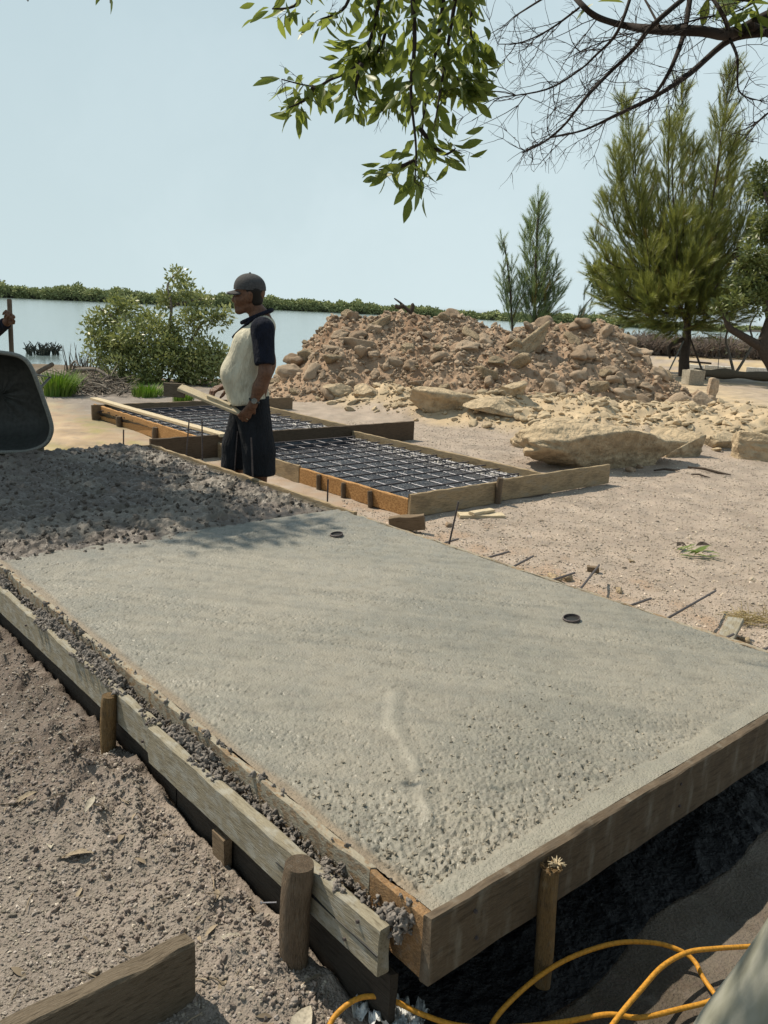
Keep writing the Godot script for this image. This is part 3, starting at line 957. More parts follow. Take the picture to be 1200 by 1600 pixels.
func build_pad_forms() -> void:
	var dy := 0.0
	var a := thing("pad_formwork", S(3.35, 3.0, 0), "open plank formwork in the middle with a black lining and steel grid", "formwork", "formworks waiting for concrete")
	board("front_board", a, S(3.34, 2.985, dy), S(3.34, 3.99, dy), 0.175, 0.028, M.board_tan, 21, 0.003)
	board("front_board", a, S(3.345, 4.0, 0.012), S(3.31, 5.42, 0.02), 0.178, 0.028, M.board_tan, 22, 0.003)
	board("side_board", a, S(3.36, 3.0, dy), S(4.72, 2.99, dy), 0.135, 0.025, M.board_orange, 23, 0.003)
	board("side_board", a, S(4.725, 2.985, dy), S(6.07, 2.975, dy), 0.15, 0.025, M.board_tan, 24, 0.003)
	board("side_board", a, S(3.36, 4.6, dy), S(6.07, 4.63, dy), 0.17, 0.025, M.board_tan, 25, 0.003)
	var w := board("divider_board", a, S(6.1, 2.28, 0.0), S(6.1, 5.55, 0.0), 0.225, 0.04, M.board_dark, 26, 0.003)
	w.set_meta("label", "dark brown plank between the two grids")
	for s in [[3.31, 3.92, 0.215, 0.026], [3.75, 2.97, 0.12, 0.02], [4.1, 2.965, 0.12, 0.02], [4.42, 2.965, 0.13, 0.02]]:
		obj("stake", stake_mesh(s[2] + 0.05, s[3], int(s[0] * 70.0), 0.0), M.stake, a, Transform3D(Basis.from_euler(Vector3(rnd(-0.05, 0.05), 0, rnd(-0.05, 0.05))), S(s[0], s[1], -0.05)))
	var b := thing("pad_formwork", S(6.2, 3.0, 0), "farther plank formwork with an orange side board behind the standing man", "formwork", "formworks waiting for concrete")
	board("side_board", b, S(6.14, 2.92, 0), S(9.25, 3.03, 0), 0.165, 0.025, M.board_orange, 31, 0.003)
	board("side_board", b, S(6.14, 4.85, 0), S(9.0, 4.98, 0), 0.17, 0.03, M.board_tan, 32, 0.003)
	board("end_board", b, S(9.02, 2.9, 0), S(9.02, 5.85, 0), 0.18, 0.028, M.board_brown, 33, 0.003)
	for s in [[8.35, 2.96, 0.12], [7.35, 2.93, 0.13]]:
		obj("stake", stake_mesh(s[2] + 0.05, 0.035, int(s[0] * 70.0), 0.0), M.stake, b, Transform3D(Basis(), S(s[0], s[1], -0.05)))
	var lath := obj("straightedge", board_mesh(3.45, 0.03, 0.1, 41, 0.001), M.board_pale, self, Transform3D(along(SU * 3.45 + SV * 0.1 + Vector3(0, -0.02, 0)), S(6.05, 3.02, 0.205)))
	tag(lath, "long pale timber straightedge lying along the far formwork's left board", "timber")
	# black lining sheets and the steel
	var lab := ["crinkled black plastic lining in the middle formwork", "crinkled black plastic lining in the farther formwork"]
	var box := [[3.37, 6.07, 3.02, 4.58], [6.13, 8.99, 2.95, 4.83]]
	for k in 2:
		var q: Array = box[k]
		var where := func(i: int, j: int) -> Vector3:
			var u := lerpf(q[0], q[1], i / 159.0)
			var v := lerpf(q[2], q[3], j / 99.0)
			var p := S(u, v)
			var e := minf(minf(u - q[0], q[1] - u), minf(v - q[2], q[3] - v))
			return Vector3(p.x, 0.045 + 0.012 * n_ridge.get_noise_2d(p.x * 220.0, p.z * 220.0) + 0.01 * n_b.get_noise_2d(p.x * 150.0, p.z * 150.0) + 0.06 * pow(1.0 - smooth(0.0, 0.06, e), 2.0), p.z)
		tag(obj("plastic_lining", grid(160, 100, where), M.film, self), lab[k], "plastic sheet", "black linings of the formworks")
	var steel := [["steel grid of tied bars in the middle formwork", 3.45, 6.0, 13, 3.08, 4.52, 8], ["steel grid of tied bars in the farther formwork", 6.22, 8.92, 13, 3.02, 4.76, 9]]
	for s in steel:
		var o := thing("reinforcing_grid", S((s[1] + s[2]) / 2, (s[4] + s[5]) / 2, 0.1), s[0], "reinforcing grid", "steel grids in the formworks")
		var across := rod_mesh(s[5] - s[4] + 0.12, 0.0068)
		var lengthways := rod_mesh(s[2] - s[1] + 0.1, 0.0068)
		for i in s[3]:
			var u: float = lerpf(s[1], s[2], i / float(s[3] - 1)) + rnd(-0.015, 0.015)
			obj("bar", across, M.rod, o, Transform3D(along(SV + SU * rnd(-0.012, 0.012) + Vector3(0, rnd(0.0, 0.012), 0)), S(u, s[4] - 0.05, 0.118)))
		for i in s[6]:
			var v: float = lerpf(s[4], s[5], i / float(s[6] - 1)) + rnd(-0.012, 0.012)
			obj("bar", lengthways, M.rebar, o, Transform3D(along(SU + SV * rnd(-0.008, 0.008)), S(s[1] - 0.05, v, 0.104)))  # paler than the cross bars: sunlight on them is put into the colour

func build_rods() -> void:
	# steel pins driven behind the slab
	var pins := [[4.98, 2.03, 0.58, -0.06, "leftmost steel pin, leaning, behind the dark heap"], [4.66, 2.03, 0.62, 0.0, "upright steel pin left of the standing man, second from the left"], [4.2, 2.01, 0.6, -0.05, "thin steel pin before the front of the man's dark shorts"], [3.86, 2.0, 0.6, 0.03, "thin steel pin before the middle of the man's dark shorts"], [3.42, 2.3, 0.36, 0.0, "short steel pin standing just right of the man"], [2.06, 2.05, 0.52, -0.09, "leaning steel pin between the slab and the middle formwork"]]
	for p in pins:
		var base := S(p[0], p[1], -0.02)
		var m := rod_mesh(p[2], 0.0055)
		tag(obj("steel_pin", m, M.rod, self, Transform3D(along(Vector3(-p[3] * 1.6, 1, 0.02)), base)), p[4], "steel rod", "steel pins behind the slab")
	var peg := rod_mesh(0.17, 0.008)
	tag(obj("steel_pin", peg, M.rod, self, Transform3D(along(Vector3(0.03, 1, 0)), down(193, 697))), "tiny steel pin in the sand left of the dark heap", "steel rod", "steel pins behind the slab")
	# rods poking out along the far edge of the slab: [from px, to px]
	var ends := [[760, 872, 795, 862, "rod end farthest back along the slab edge"], [799, 887, 833, 869, "second rod end from the far end of the slab edge"], [861, 907, 898, 895, "short rod end beside a pale stone by the slab edge"], [903, 925, 936, 883, "brown rod leaning up by a small wood block at the slab edge"], [971, 951, 1017, 935, "rod end poking out near the pipe ring"], [1036, 970, 1118, 923, "longest rod lying out from the slab edge"], [1120, 1003, 1146, 991, "rod end beside the tilted offcut"], [1178, 1025, 1215, 1003, "rod end at the right edge of the picture"], [690, 850, 716, 842, "rod end by the brown wood block"]]
	for e in ends:
		var a := down(e[0], e[1], 0.22)
		var b := down(e[2], e[3], 0.1)
		tag(obj("rod_end", rod_mesh((b - a).length(), 0.0062), M.rod, self, Transform3D(along(b - a), a)), e[4], "steel rod", "rod ends along the slab edge")

# ---------------------------------------------------------------- rubble
func pile_h(x: float, z: float) -> float:
	var top := 1.33 * smooth(-2.35, -0.9, x) * (1.0 - 0.7 * smooth(3.7, 5.3, x)) * (1.0 - smooth(4.9, 6.3, x))
	top *= 1.0 + 0.05 * sin(x * 1.7 + 1.0) + 0.05 * n_b.get_noise_2d(x * 70.0, 3.0)
	var zc := -15.1 + 0.15 * sin(x * 0.9)
	var t := absf(z - zc) / (2.25 + 0.3 * n_a.get_noise_2d(x * 60.0, 20.0))
	var h := top * (1.0 - pow(minf(t, 1.0), 1.25))
	h += (0.1 * n_b.get_noise_2d(x * 90.0, z * 90.0) + 0.1 * n_ridge.get_noise_2d(x * 170.0, z * 170.0) + 0.05 * n_b.get_noise_2d(x * 420.0, z * 420.0)) * smooth(0.03, 0.35, h)
	return h - 0.06 if h < 0.02 else h - 0.03

func build_pile() -> void:
	var o := thing("rubble_pile", Vector3(1.8, 0, -15), "long brown heap of excavated limestone rubble and earth behind the formworks", "rubble pile")
	var where := func(i: int, j: int) -> Vector3:
		var x := -3.0 + 9.4 * i / 299.0
		var z := -17.8 + 5.4 * j / 179.0
		return Vector3(x, pile_h(x, z), z)
	var tint := func(_i: int, _j: int, p: Vector3) -> Color:
		var n := n_b.get_noise_2d(p.x * 80.0, p.z * 80.0 + p.y * 60.0)
		return Color(1, 1, 1).lerp(Color(1.25, 1.3, 1.4), smooth(0.0, 0.5, n)).lerp(Color(0.72, 0.66, 0.62), smooth(0.0, 0.45, -n))
	obj("earth", grid(300, 180, where, tint), M.soil, o)
	var kinds := []
	for k in 10:
		kinds.append(rock_mesh(3, 40 + k, 11, 0.14, Vector3(rnd(0.9, 1.25), rnd(0.6, 0.85), rnd(0.75, 1.0)), true, 0.16))
	var rocks := []
	# some that stand out in the heap: [px, py, size] looked up on its near face
	var known := [[818, 542, 0.4, 1.6], [730, 545, 0.25, 1.2], [700, 480, 0.13, 1.3], [755, 533, 0.22, 1.1], [760, 585, 0.17, 1.2], [712, 620, 0.25, 1.2], [865, 610, 0.26, 1.25], [925, 606, 0.2, 1.6], [960, 595, 0.15, 1.2], [905, 590, 0.17, 1.1], [945, 585, 0.15, 1.3], [975, 620, 0.24, 1.0], [1010, 605, 0.14, 1.2], [640, 545, 0.18, 1.4], [560, 540, 0.2, 1.6], [520, 545, 0.14, 1.3], [480, 557, 0.2, 1.5], [457, 582, 0.26, 1.2], [690, 560, 0.2, 1.1], [820, 545, 0.15, 1.0], [1030, 622, 0.13, 1.2], [850, 575, 0.15, 1.2], [775, 565, 0.15, 1.4], [1000, 640, 0.15, 1.1], [655, 600, 0.12, 1.3], [600, 600, 0.12, 1.4], [880, 640, 0.13, 1.3], [1075, 645, 0.1, 1.3]]
	for q in known:
		var hit := Vector3.ZERO
		var z := -11.5
		while z > -15.5:
			var d: float = -z / -(view_basis * Vector3((q[0] - 600.0) / 1300.0, -(q[1] - 800.0) / 1300.0, -1)).z
			var p := at(q[0], q[1], d)
			if p.y <= pile_h(p.x, p.z) + 0.02:
				hit = p
				break
			z -= 0.04
		if hit != Vector3.ZERO:
			rocks.append([q[2] * 0.9, hit, q[3]])
	while rocks.size() < 290:
		var x := rnd(-2.1, 6.0)
		var z := rnd(-15.6, -12.9)
		var h := pile_h(x, z)
		if h < 0.02:
			continue
		var s := 0.045 + 0.14 * pow(rng.randf(), 2.8)
		if x > 2.0 and rng.randf() < 0.3:
			s *= 1.35
		rocks.append([s, Vector3(x, h + s * 0.15, z), 1.2])
	for i in rocks.size():
		var r: Array = rocks[i]
		var b := Basis.from_euler(Vector3(rnd(-0.7, 0.7), rnd(0, TAU), rnd(-0.7, 0.7))).scaled_local(Vector3(r[2], 1, 1) * r[0]) if i > 27 else Basis.from_euler(Vector3(rnd(-0.3, 0.3), rnd(-0.5, 0.5), rnd(-0.4, 0.4))).scaled_local(Vector3(r[2], 1, 1) * r[0])
		if i == 0:
			b = Basis.from_euler(Vector3(0.2, 0.3, 0.75)).scaled_local(Vector3(0.52, 0.22, 0.22))
		obj("rock", kinds[i % 10], [M.rock, M.rock, M.rock_brown, M.rock, M.rock_pale][i % 5] if i > 27 else (M.rock if i % 3 else M.rock_pale), o, Transform3D(b, r[1]))
	var pl := []
	var col := []
	for i in 9000:
		var x := rnd(-2.3, 6.0)
		var z := rnd(-16.2, -12.5)
		var h := pile_h(x, z)
		if h < -0.02:
			continue
		var s := 0.012 + 0.045 * pow(rng.randf(), 2.2)
		pl.append(Transform3D(Basis.from_euler(Vector3(rnd(-1, 1), rnd(0, TAU), rnd(-1, 1))).scaled_local(Vector3(1.2, 0.9, 1.0) * s), Vector3(x, h + s * 0.2, z)))
		var v := rnd(0.7, 1.25)
		col.append(Color(0.43 * v, 0.32 * v, 0.225 * v))
	many("small_stones", kinds[1], M.stones, o, pl, col)

func build_boulders() -> void:
	# [px of base centre, px size: width, height, kind, label]
	var list := [
		[960, 732, 1.65, 0.42, 0.9, 0.36, "largest pale limestone boulder, long and flat sided, at the near end of the row"],
		[1072, 716, 0.46, 0.36, 0.55, 0.3, "blunt pale boulder butting against the right end of the long one"],
		[690, 657, 1.1, 0.24, 0.55, 0.1, "flat pale slab of rock lying alone in front of the pile's middle"],
		[800, 660, 0.45, 0.2, 0.35, 0.0, "small pale boulder right of the flat slab of rock"],
		[845, 690, 0.5, 0.2, 0.3, 0.2, "low pale rock left of the long boulder, half sunk in rubble"],
		[910, 700, 0.5, 0.28, 0.4, 0.3, "rounded pale rock against the left end of the long boulder"],
		[1098, 650, 0.5, 0.4, 0.45, 0.0, "round brownish boulder at the foot of the pile's right end"],
		[1060, 652, 0.36, 0.36, 0.36, 0.3, "squat brown boulder second from the right end of the pile"],
		[1112, 627, 0.2, 0.42, 0.2, 0.2, "upright pointed stone behind the round boulder at the pile's right end"],
		[1196, 724, 0.6, 0.3, 0.6, 0.4, "pale boulder cut by the right edge of the picture"],
		[575, 638, 0.34, 0.2, 0.3, 0.2, "small pale rock just beyond the dark divider plank"],
		[520, 632, 0.45, 0.2, 0.35, -0.2, "low pale rock above the end of the farther formwork"],
		[455, 600, 0.5, 0.42, 0.4, 0.1, "pale boulder to the right of the man's elbow at the pile's left end"],
		[1030, 640, 0.3, 0.26, 0.3, 0.5, "brown rock at the foot of the pile beside its two round boulders"],
		[870, 700, 0.9, 0.26, 0.7, 0.25, "broad flat pale slab of rock just left of the long boulder"],
		[760, 668, 0.6, 0.16, 0.5, 0.1, "thin pale slab right of the lone flat rock before the pile"],
		[1140, 705, 0.5, 0.16, 0.45, 0.6, "low broken pale rock right of the blunt boulder"],
		[1185, 648, 0.5, 0.18, 0.4, 0.1, "low heap of pale stone on the sand at the right edge"],
	]
	var i := 0
	for q in list:
		var p := down(q[0], q[1])
		p.z -= q[4] * 0.4
		p.y = ground_h(p.x, p.z)
		var m := rock_mesh(5 if i < 2 or i == 9 else 4, 90 + i, 11, 0.08, Vector3(q[2] / 1.7, q[3] / 1.35, q[4] / 1.7), true, 0.08, 4.5)
		var pale: bool = not (i in [6, 7, 8, 13])
		tag(obj("boulder", m, M.rock_pale if pale else M.rock, self, Transform3D(Basis(Vector3.UP, q[5]), p + Vector3(0, q[3] * 0.22, 0))), q[6], "boulder")
		i += 1
	# loose pale rubble in front of the pile
	var kinds := rock_mesh(2, 77, 9, 0.16, Vector3(1.1, 0.7, 0.9), false, 0.2)
	var pl := []
	var col := []
	for k in 9000:
		var x := rnd(-2.4, 6.4)
		var z := rnd(-13.6, -9.2)
		if foot(x, z) > 0.1 - 0.9 * rng.randf() or (x > 4.6 and rng.randf() < 0.5):
			continue
		var s := 0.01 + 0.07 * pow(rng.randf(), 7.0)
		pl.append(Transform3D(Basis.from_euler(Vector3(rnd(-0.5, 0.5), rnd(0, TAU), rnd(-0.5, 0.5))).scaled_local(Vector3(1.2, 0.9, 1.0) * s), Vector3(x, ground_h(x, z) + s * 0.2, z)))
		var v := rnd(0.75, 1.15)
		col.append(Color(0.51 * v, 0.4 * v, 0.265 * v))
	tag(many("rubble", kinds, M.stones, self, pl, col), "pale broken rubble strewn along the foot of the pile", "rubble", "", "stuff")

func build_scraps() -> void:
	var p := down(745, 808)
	tag(board("offcut", self, p + Vector3(-0.14, 0.0, 0.02), p + Vector3(0.2, 0.0, -0.02), 0.028, 0.11, M.board_pale, 51), "pale offcut lying flat before the middle formwork's front board", "timber")
	tag(board("offcut", self, p + Vector3(-0.05, 0.03, 0.06), p + Vector3(0.12, 0.031, -0.08), 0.022, 0.06, M.board_pale, 52), "smaller pale offcut lying across another one", "timber")
	p = down(640, 838)
	tag(obj("wood_block", board_mesh(0.24, 0.1, 0.07, 53, 0.004), M.board_brown, self, Transform3D(along(Vector3(1, 0.16, 0.1)), p + Vector3(-0.13, -0.0, -0.1))), "brown wood block tipped on edge beside the slab's far corner", "timber")
	p = down(1140, 1000)
	tag(obj("offcut", board_mesh(0.2, 0.022, 0.075, 54, 0.003), M.board_grey, self, Transform3D(along(Vector3(0.55, 0.25, -0.8), Vector3(-0.3, 1, 0.3)), p + Vector3(-0.06, 0.02, 0.09))), "grey offcut tilted up against the slab's right edge", "timber")
	p = down(917, 893)
	tag(obj("wood_block", board_mesh(0.07, 0.035, 0.045, 55, 0.003), M.board_brown, self, Transform3D(along(Vector3(1, 0.05, 0.2)), p)), "little brown wood block by the leaning rod end", "timber")
	var bits := [[700, 824, "bit of brown stick"], [1000, 738, ""], [1105, 735, ""]]
	# dark sticks on the gravel beyond
	for s in [[905, 728, 1000, 722, 0.016, "weathered slat lying before the long boulder"], [1075, 730, 1142, 742, 0.014, "dark stick lying on gravel below the blunt boulder"], [1022, 735, 1062, 734, 0.012, "short dark stick on the gravel between two others"], [1080, 741, 1110, 746, 0.009, "splinter of bark lying below the dark stick"]]:
		var st := begin()
		var a := down(s[0], s[1], 0.015)
		var b := down(s[2], s[3], 0.015)
		tube(st, [a, a.lerp(b, 0.35) + Vector3(0.01, 0.012, 0), a.lerp(b, 0.7) + Vector3(0, 0.004, 0.02), b], [s[4] * 0.7, s[4], s[4] * 0.9, s[4] * 0.4], 7)
		tag(obj("stick", done(st), M.board_old if s[0] == 905 else M.bark_dark, self), s[5], "stick")
	var i := 0
	for s in [[985, 735, 0.05, "dark fist sized stone at the near end of the weathered slat"], [965, 727, 0.04, "small dark stone left of the fist sized one on the gravel"], [1000, 730, 0.035, "little grey stone right of the two dark stones"], [700, 824, 0.03, "brown lump on the gravel just past the wood block"], [865, 912, 0.045, "white broken stone beside a short rod end"], [885, 910, 0.035, "white chip next to the leaning rod end"], [967, 925, 0.028, "cream pebble alone between the rod ends"], [987, 877, 0.02, "pale pebble on the gravel left of the green sprig"], [1012, 990, 0.04, "brown clod beside the tilted offcut"], [1160, 1003, 0.03, "white chip right of the tilted offcut"]]:
		var q := down(s[0], s[1])
		q.y = ground_h(q.x, q.z)
		tag(obj("stone", rock_mesh(2, 130 + i, 9, 0.15, Vector3(1.2, 0.75, 0.9) * s[2], true), M.rock_pale if i in [4, 5, 6, 7, 9] else M.rock_brown, self, Transform3D(Basis(Vector3.UP, i * 1.3), q + Vector3(0, s[2] * 0.35, 0))), s[3], "stone")
		i += 1
	# a plucked green sprig with dry leaves
	var st := begin()
	p = down(1088, 872)
	p.y = ground_h(p.x, p.z) + 0.01
	for k in 16:
		var a := rnd(-0.5, 0.9)
		leaf_shape(st, p + Vector3(rnd(-0.12, 0.06), rnd(0.0, 0.03), rnd(-0.06, 0.03)), Vector3(cos(a), rnd(0.1, 0.6), sin(a) * 0.9), Vector3.UP, rnd(0.08, 0.13), rnd(0.018, 0.026), 0.1)
	var green := obj("plucked_sprig", done(st), M.leaf, self)
	tag(green, "plucked green sprig lying on the gravel at the right", "plant")
	st = begin()
	for k in 3:
		leaf_shape(st, p + Vector3(-0.1 + k * 0.07, 0.03, -0.1 - k * 0.02), Vector3(rnd(-1, 1), 0.3, rnd(-1, 1)), Vector3(0, 1, 0.4), 0.13, 0.045, 0.5)
	tag(obj("dry_leaf", done(st), M.bark_dark, self), "curled dark dry leaves behind the green sprig", "leaf")
	st = begin()
	p = down(1165, 972)
	p.y = ground_h(p.x, p.z)
	for k in 160:
		var q := p + Vector3(rnd(-0.09, 0.12), rnd(0.0, 0.035), rnd(-0.06, 0.06))
		var d := Vector3(rnd(-1, 1), rnd(-0.1, 0.35), rnd(-0.6, 0.6)).normalized() * rnd(0.04, 0.1)
		tube(st, [q, q + d * 0.5 + Vector3(0, 0.008, 0), q + d], [0.0018, 0.0016, 0.0008], 3)
	tag(obj("straw_tuft", done(st), M.straw, self), "tuft of dry straw on the gravel near the right edge", "dry grass")
	# dry leaves on the near ground
	var leaves := [[148, 1350, 0.09, 0.03, 1, "dark narrow dry leaf on the earth left of the thick stake"], [60, 1262, 0.06, 0.02, 1, "small dry leaf near the left edge of the earth"], [80, 1338, 0.05, 0.022, 0, "pale small dry leaf left of the dark narrow one"], [345, 1495, 0.08, 0.035, 0, "broad pale dry leaf just right of the plank's end"], [300, 1252, 0.07, 0.028, 0, "pale leaf below the yellow brown stake"], [485, 1588, 0.11, 0.045, 0, "largest pale dry leaf lying at the bottom edge by the yellow cord"], [262, 1255, 0.06, 0.02, 1, "thin dry leaf left of the pale one below the yellow brown stake"], [410, 1420, 0.08, 0.03, 0, "crumpled leaf left of the thick stake's top"], [400, 1450, 0.07, 0.012, 1, "dark twisted leaf strip beside the thick stake"], [470, 1565, 0.09, 0.012, 1, "dark narrow leaf by the yellow cord's loop"], [30, 1268, 0.05, 0.02, 1, "curled leaf at the left edge of the earth"], [150, 1285, 0.06, 0.02, 0, "thin leaf in the middle of the left earth"]]
	for l in leaves:
		st = begin()
		var q := down(l[0], l[1])
		q.y = ground_h(q.x, q.z) + 0.008
		var a := rnd(0, TAU)
		leaf_shape(st, Vector3.ZERO, Vector3(cos(a), 0.12, sin(a)), Vector3(rnd(-0.3, 0.3), 1, rnd(-0.3, 0.3)), l[2], l[3], 0.35)
		tag(obj("dry_leaf", done(st), M.dry_leaf if l[4] else M.dry_leaf_pale, self, Transform3D(Basis(), q)), l[5], "leaf", "dry leaves on the near earth")
	# scraps of plastic sheet at the foot of the boards
	var sheets := [[260, 1225, 355, 1318, 0.03, "dirty white strip of plastic along the foot of the left boards", false], [490, 1465, 560, 1512, 0.035, "torn translucent plastic by the foot of the thick stake", false], [390, 1365, 440, 1392, 0.03, "scrap of white plastic left of the thick stake", false], [560, 1570, 660, 1605, 0.07, "crumpled white plastic bag under the yellow cord", true]]
	for s in sheets:
		var a := down(s[0], s[1])
		var b := down(s[2], s[3])
		var side = (b - a).cross(Vector3.UP).normalized() * s[4]
		var seed_: float = s[0]
		var w := func(i: int, j: int) -> Vector3:
			var f := i / 39.0
			var g := j / 15.0 - 0.5
			var q = a.lerp(b, f) + side * g * 2.0 * (0.55 + 0.6 * absf(n_a.get_noise_2d(f * 250.0, seed_)))
			return q + Vector3(0, ground_h(q.x, q.z) + 0.012 + (0.035 if s[6] else 0.012) * absf(n_ridge.get_noise_2d(q.x * 1800.0, q.z * 1800.0 + seed_)), 0)
		tag(obj("plastic_scrap", grid(40, 16, w), M.plastic_white, self), s[5], "plastic")
	var dark := func(i: int, j: int) -> Vector3:  # sheet below the front board, spread wider to stand for deep shade
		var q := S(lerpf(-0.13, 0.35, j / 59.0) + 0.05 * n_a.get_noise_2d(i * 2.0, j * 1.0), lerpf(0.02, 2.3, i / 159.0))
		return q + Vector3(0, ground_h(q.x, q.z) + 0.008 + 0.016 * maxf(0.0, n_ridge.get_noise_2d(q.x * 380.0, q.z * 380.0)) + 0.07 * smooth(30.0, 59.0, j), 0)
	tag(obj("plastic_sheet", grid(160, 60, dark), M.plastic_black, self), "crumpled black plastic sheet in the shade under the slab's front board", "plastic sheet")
	# the loose plank in the corner
	tag(board("plank", self, S(0.385, -0.335, 0.0), S(0.385, -1.25, -0.005), 0.155, 0.045, M.board_old, 61, 0.004), "old weathered plank standing on edge in the bottom left corner", "timber")

func scatter_litter() -> void:
	var st := begin()
	leaf_shape(st, Vector3(-0.5, 0, 0), Vector3(1, 0.05, 0), Vector3.UP, 1.0, 0.34, 0.25)
	var leaf := done(st)
	st = begin()
	tube(st, [Vector3(-0.5, 0, 0), Vector3(-0.1, 0.03, 0.04), Vector3(0.5, 0.0, 0)], [0.03, 0.028, 0.015], 4)
	var tw := done(st)
	var sets := [[], []]
	var cols := [[], []]
	for i in 620:
		var r := 1.4 + 3.4 * rng.randf()
		var t := deg_to_rad(rnd(-30.0, 4.0))
		if i > 420:
			r = 3.6 + 6.0 * rng.randf()
			t = deg_to_rad(rnd(0.0, 30.0))
		var x := r * sin(t)
		var z := -r * cos(t)
		var q := uv_of(x, z)
		if q.x > -0.1 and q.x < 9.2 and q.y > -0.14 and q.y < (2.0 if q.x < 3.2 else 5.6):
			continue
		var k := 0 if rng.randf() < 0.4 else 1
		var s := rnd(0.015, 0.05) if k == 0 else rnd(0.02, 0.07)
		sets[k].append(Transform3D(Basis.from_euler(Vector3(rnd(-0.4, 0.4), rnd(0, TAU), rnd(-0.4, 0.4))).scaled(Vector3.ONE * s), Vector3(x, ground_h(x, z) + 0.006, z)))
		var v := rnd(0.5, 1.5)
		cols[k].append(Color(0.2 * v, 0.16 * v, 0.115 * v))
	tag(many("leaf_litter", leaf, M.twig, self, sets[0], cols[0]), "small scraps of dry leaf scattered over the ground", "leaf litter", "", "stuff")
	tag(many("twig_litter", tw, M.twig, self, sets[1], cols[1]), "bits of dry twig scattered over the ground", "twigs", "", "stuff")

func build_cord() -> void:
	var st := begin()
	var pts := []
	for q in [[505, 1640, 0.02], [520, 1592, 0.04], [560, 1560, 0.06], [605, 1560, 0.06], [660, 1585, 0.04], [720, 1603, 0.03], [800, 1605, 0.025], [880, 1597, 0.025], [950, 1585, 0.03], [1000, 1590, 0.02], [1060, 1577, 0.015], [1120, 1560, 0.015], [1190, 1520, 0.015]]:
		pts.append(down(q[0], q[1], q[2]))
	var c := curve_pts(pts, 8)
	var r := []
	for i in c.size():
		r.append(0.0057)
	tube(st, c, r, 9)
	pts = []
	for q in [[755, 1640, 0.015], [775, 1590, 0.02], [830, 1535, 0.03], [890, 1497, 0.04], [960, 1474, 0.045], [1020, 1473, 0.04], [1060, 1484, 0.03], [1085, 1502, 0.02], [1100, 1530, 0.015], [1130, 1570, 0.015]]:
		pts.append(down(q[0], q[1], q[2]))
	c = curve_pts(pts, 8)
	r.resize(0)
	for i in c.size():
		r.append(0.0057)
	tube(st, c, r, 9)
	pts = []
	for q in [[930, 1640, 0.03], [965, 1590, 0.045], [1000, 1548, 0.06], [1035, 1510, 0.065], [1075, 1488, 0.06], [1120, 1482, 0.05], [1180, 1478, 0.03], [1250, 1470, 0.02]]:
		pts.append(down(q[0], q[1], q[2]))
	c = curve_pts(pts, 8)
	r.resize(0)
	for i in c.size():
		r.append(0.0057)
	tube(st, c, r, 9)
	tag(obj("yellow_cord", done(st), M.cord, self), "looped orange yellow extension cord on the earth at the bottom right", "cord")

# ---------------------------------------------------------------- plants
func leafy(parent: Node3D, called: String, mesh: Mesh, lobes: Array, count: int, dark: Color, light: Color, size := 1.0, shell := 0.45) -> void:
	var pl := []
	var col := []
	var most := 0.0
	for q in lobes:
		most = maxf(most, q[1].x)
	for i in count:
		var l: Array = lobes[rng.randi() % lobes.size()]
		for again in 12:
			if rng.randf() < pow(l[1].x / most, 2.0):
				break
			l = lobes[rng.randi() % lobes.size()]
		var d := Vector3(rng.randfn(), rng.randfn(), rng.randfn()).normalized()
		var f := pow(rng.randf(), shell)
		var p: Vector3 = l[0] + d * l[1] * f
		pl.append(Transform3D(Basis.from_euler(Vector3(rnd(-0.8, 0.8), rnd(0, TAU), rnd(-0.8, 0.8))).scaled(Vector3.ONE * size * rnd(0.7, 1.3)), p))
		col.append(dark.lerp(light, rng.randf() * rng.randf() + 0.25 * rnd()))
	many(called, mesh, M.foliage, parent, pl, col)

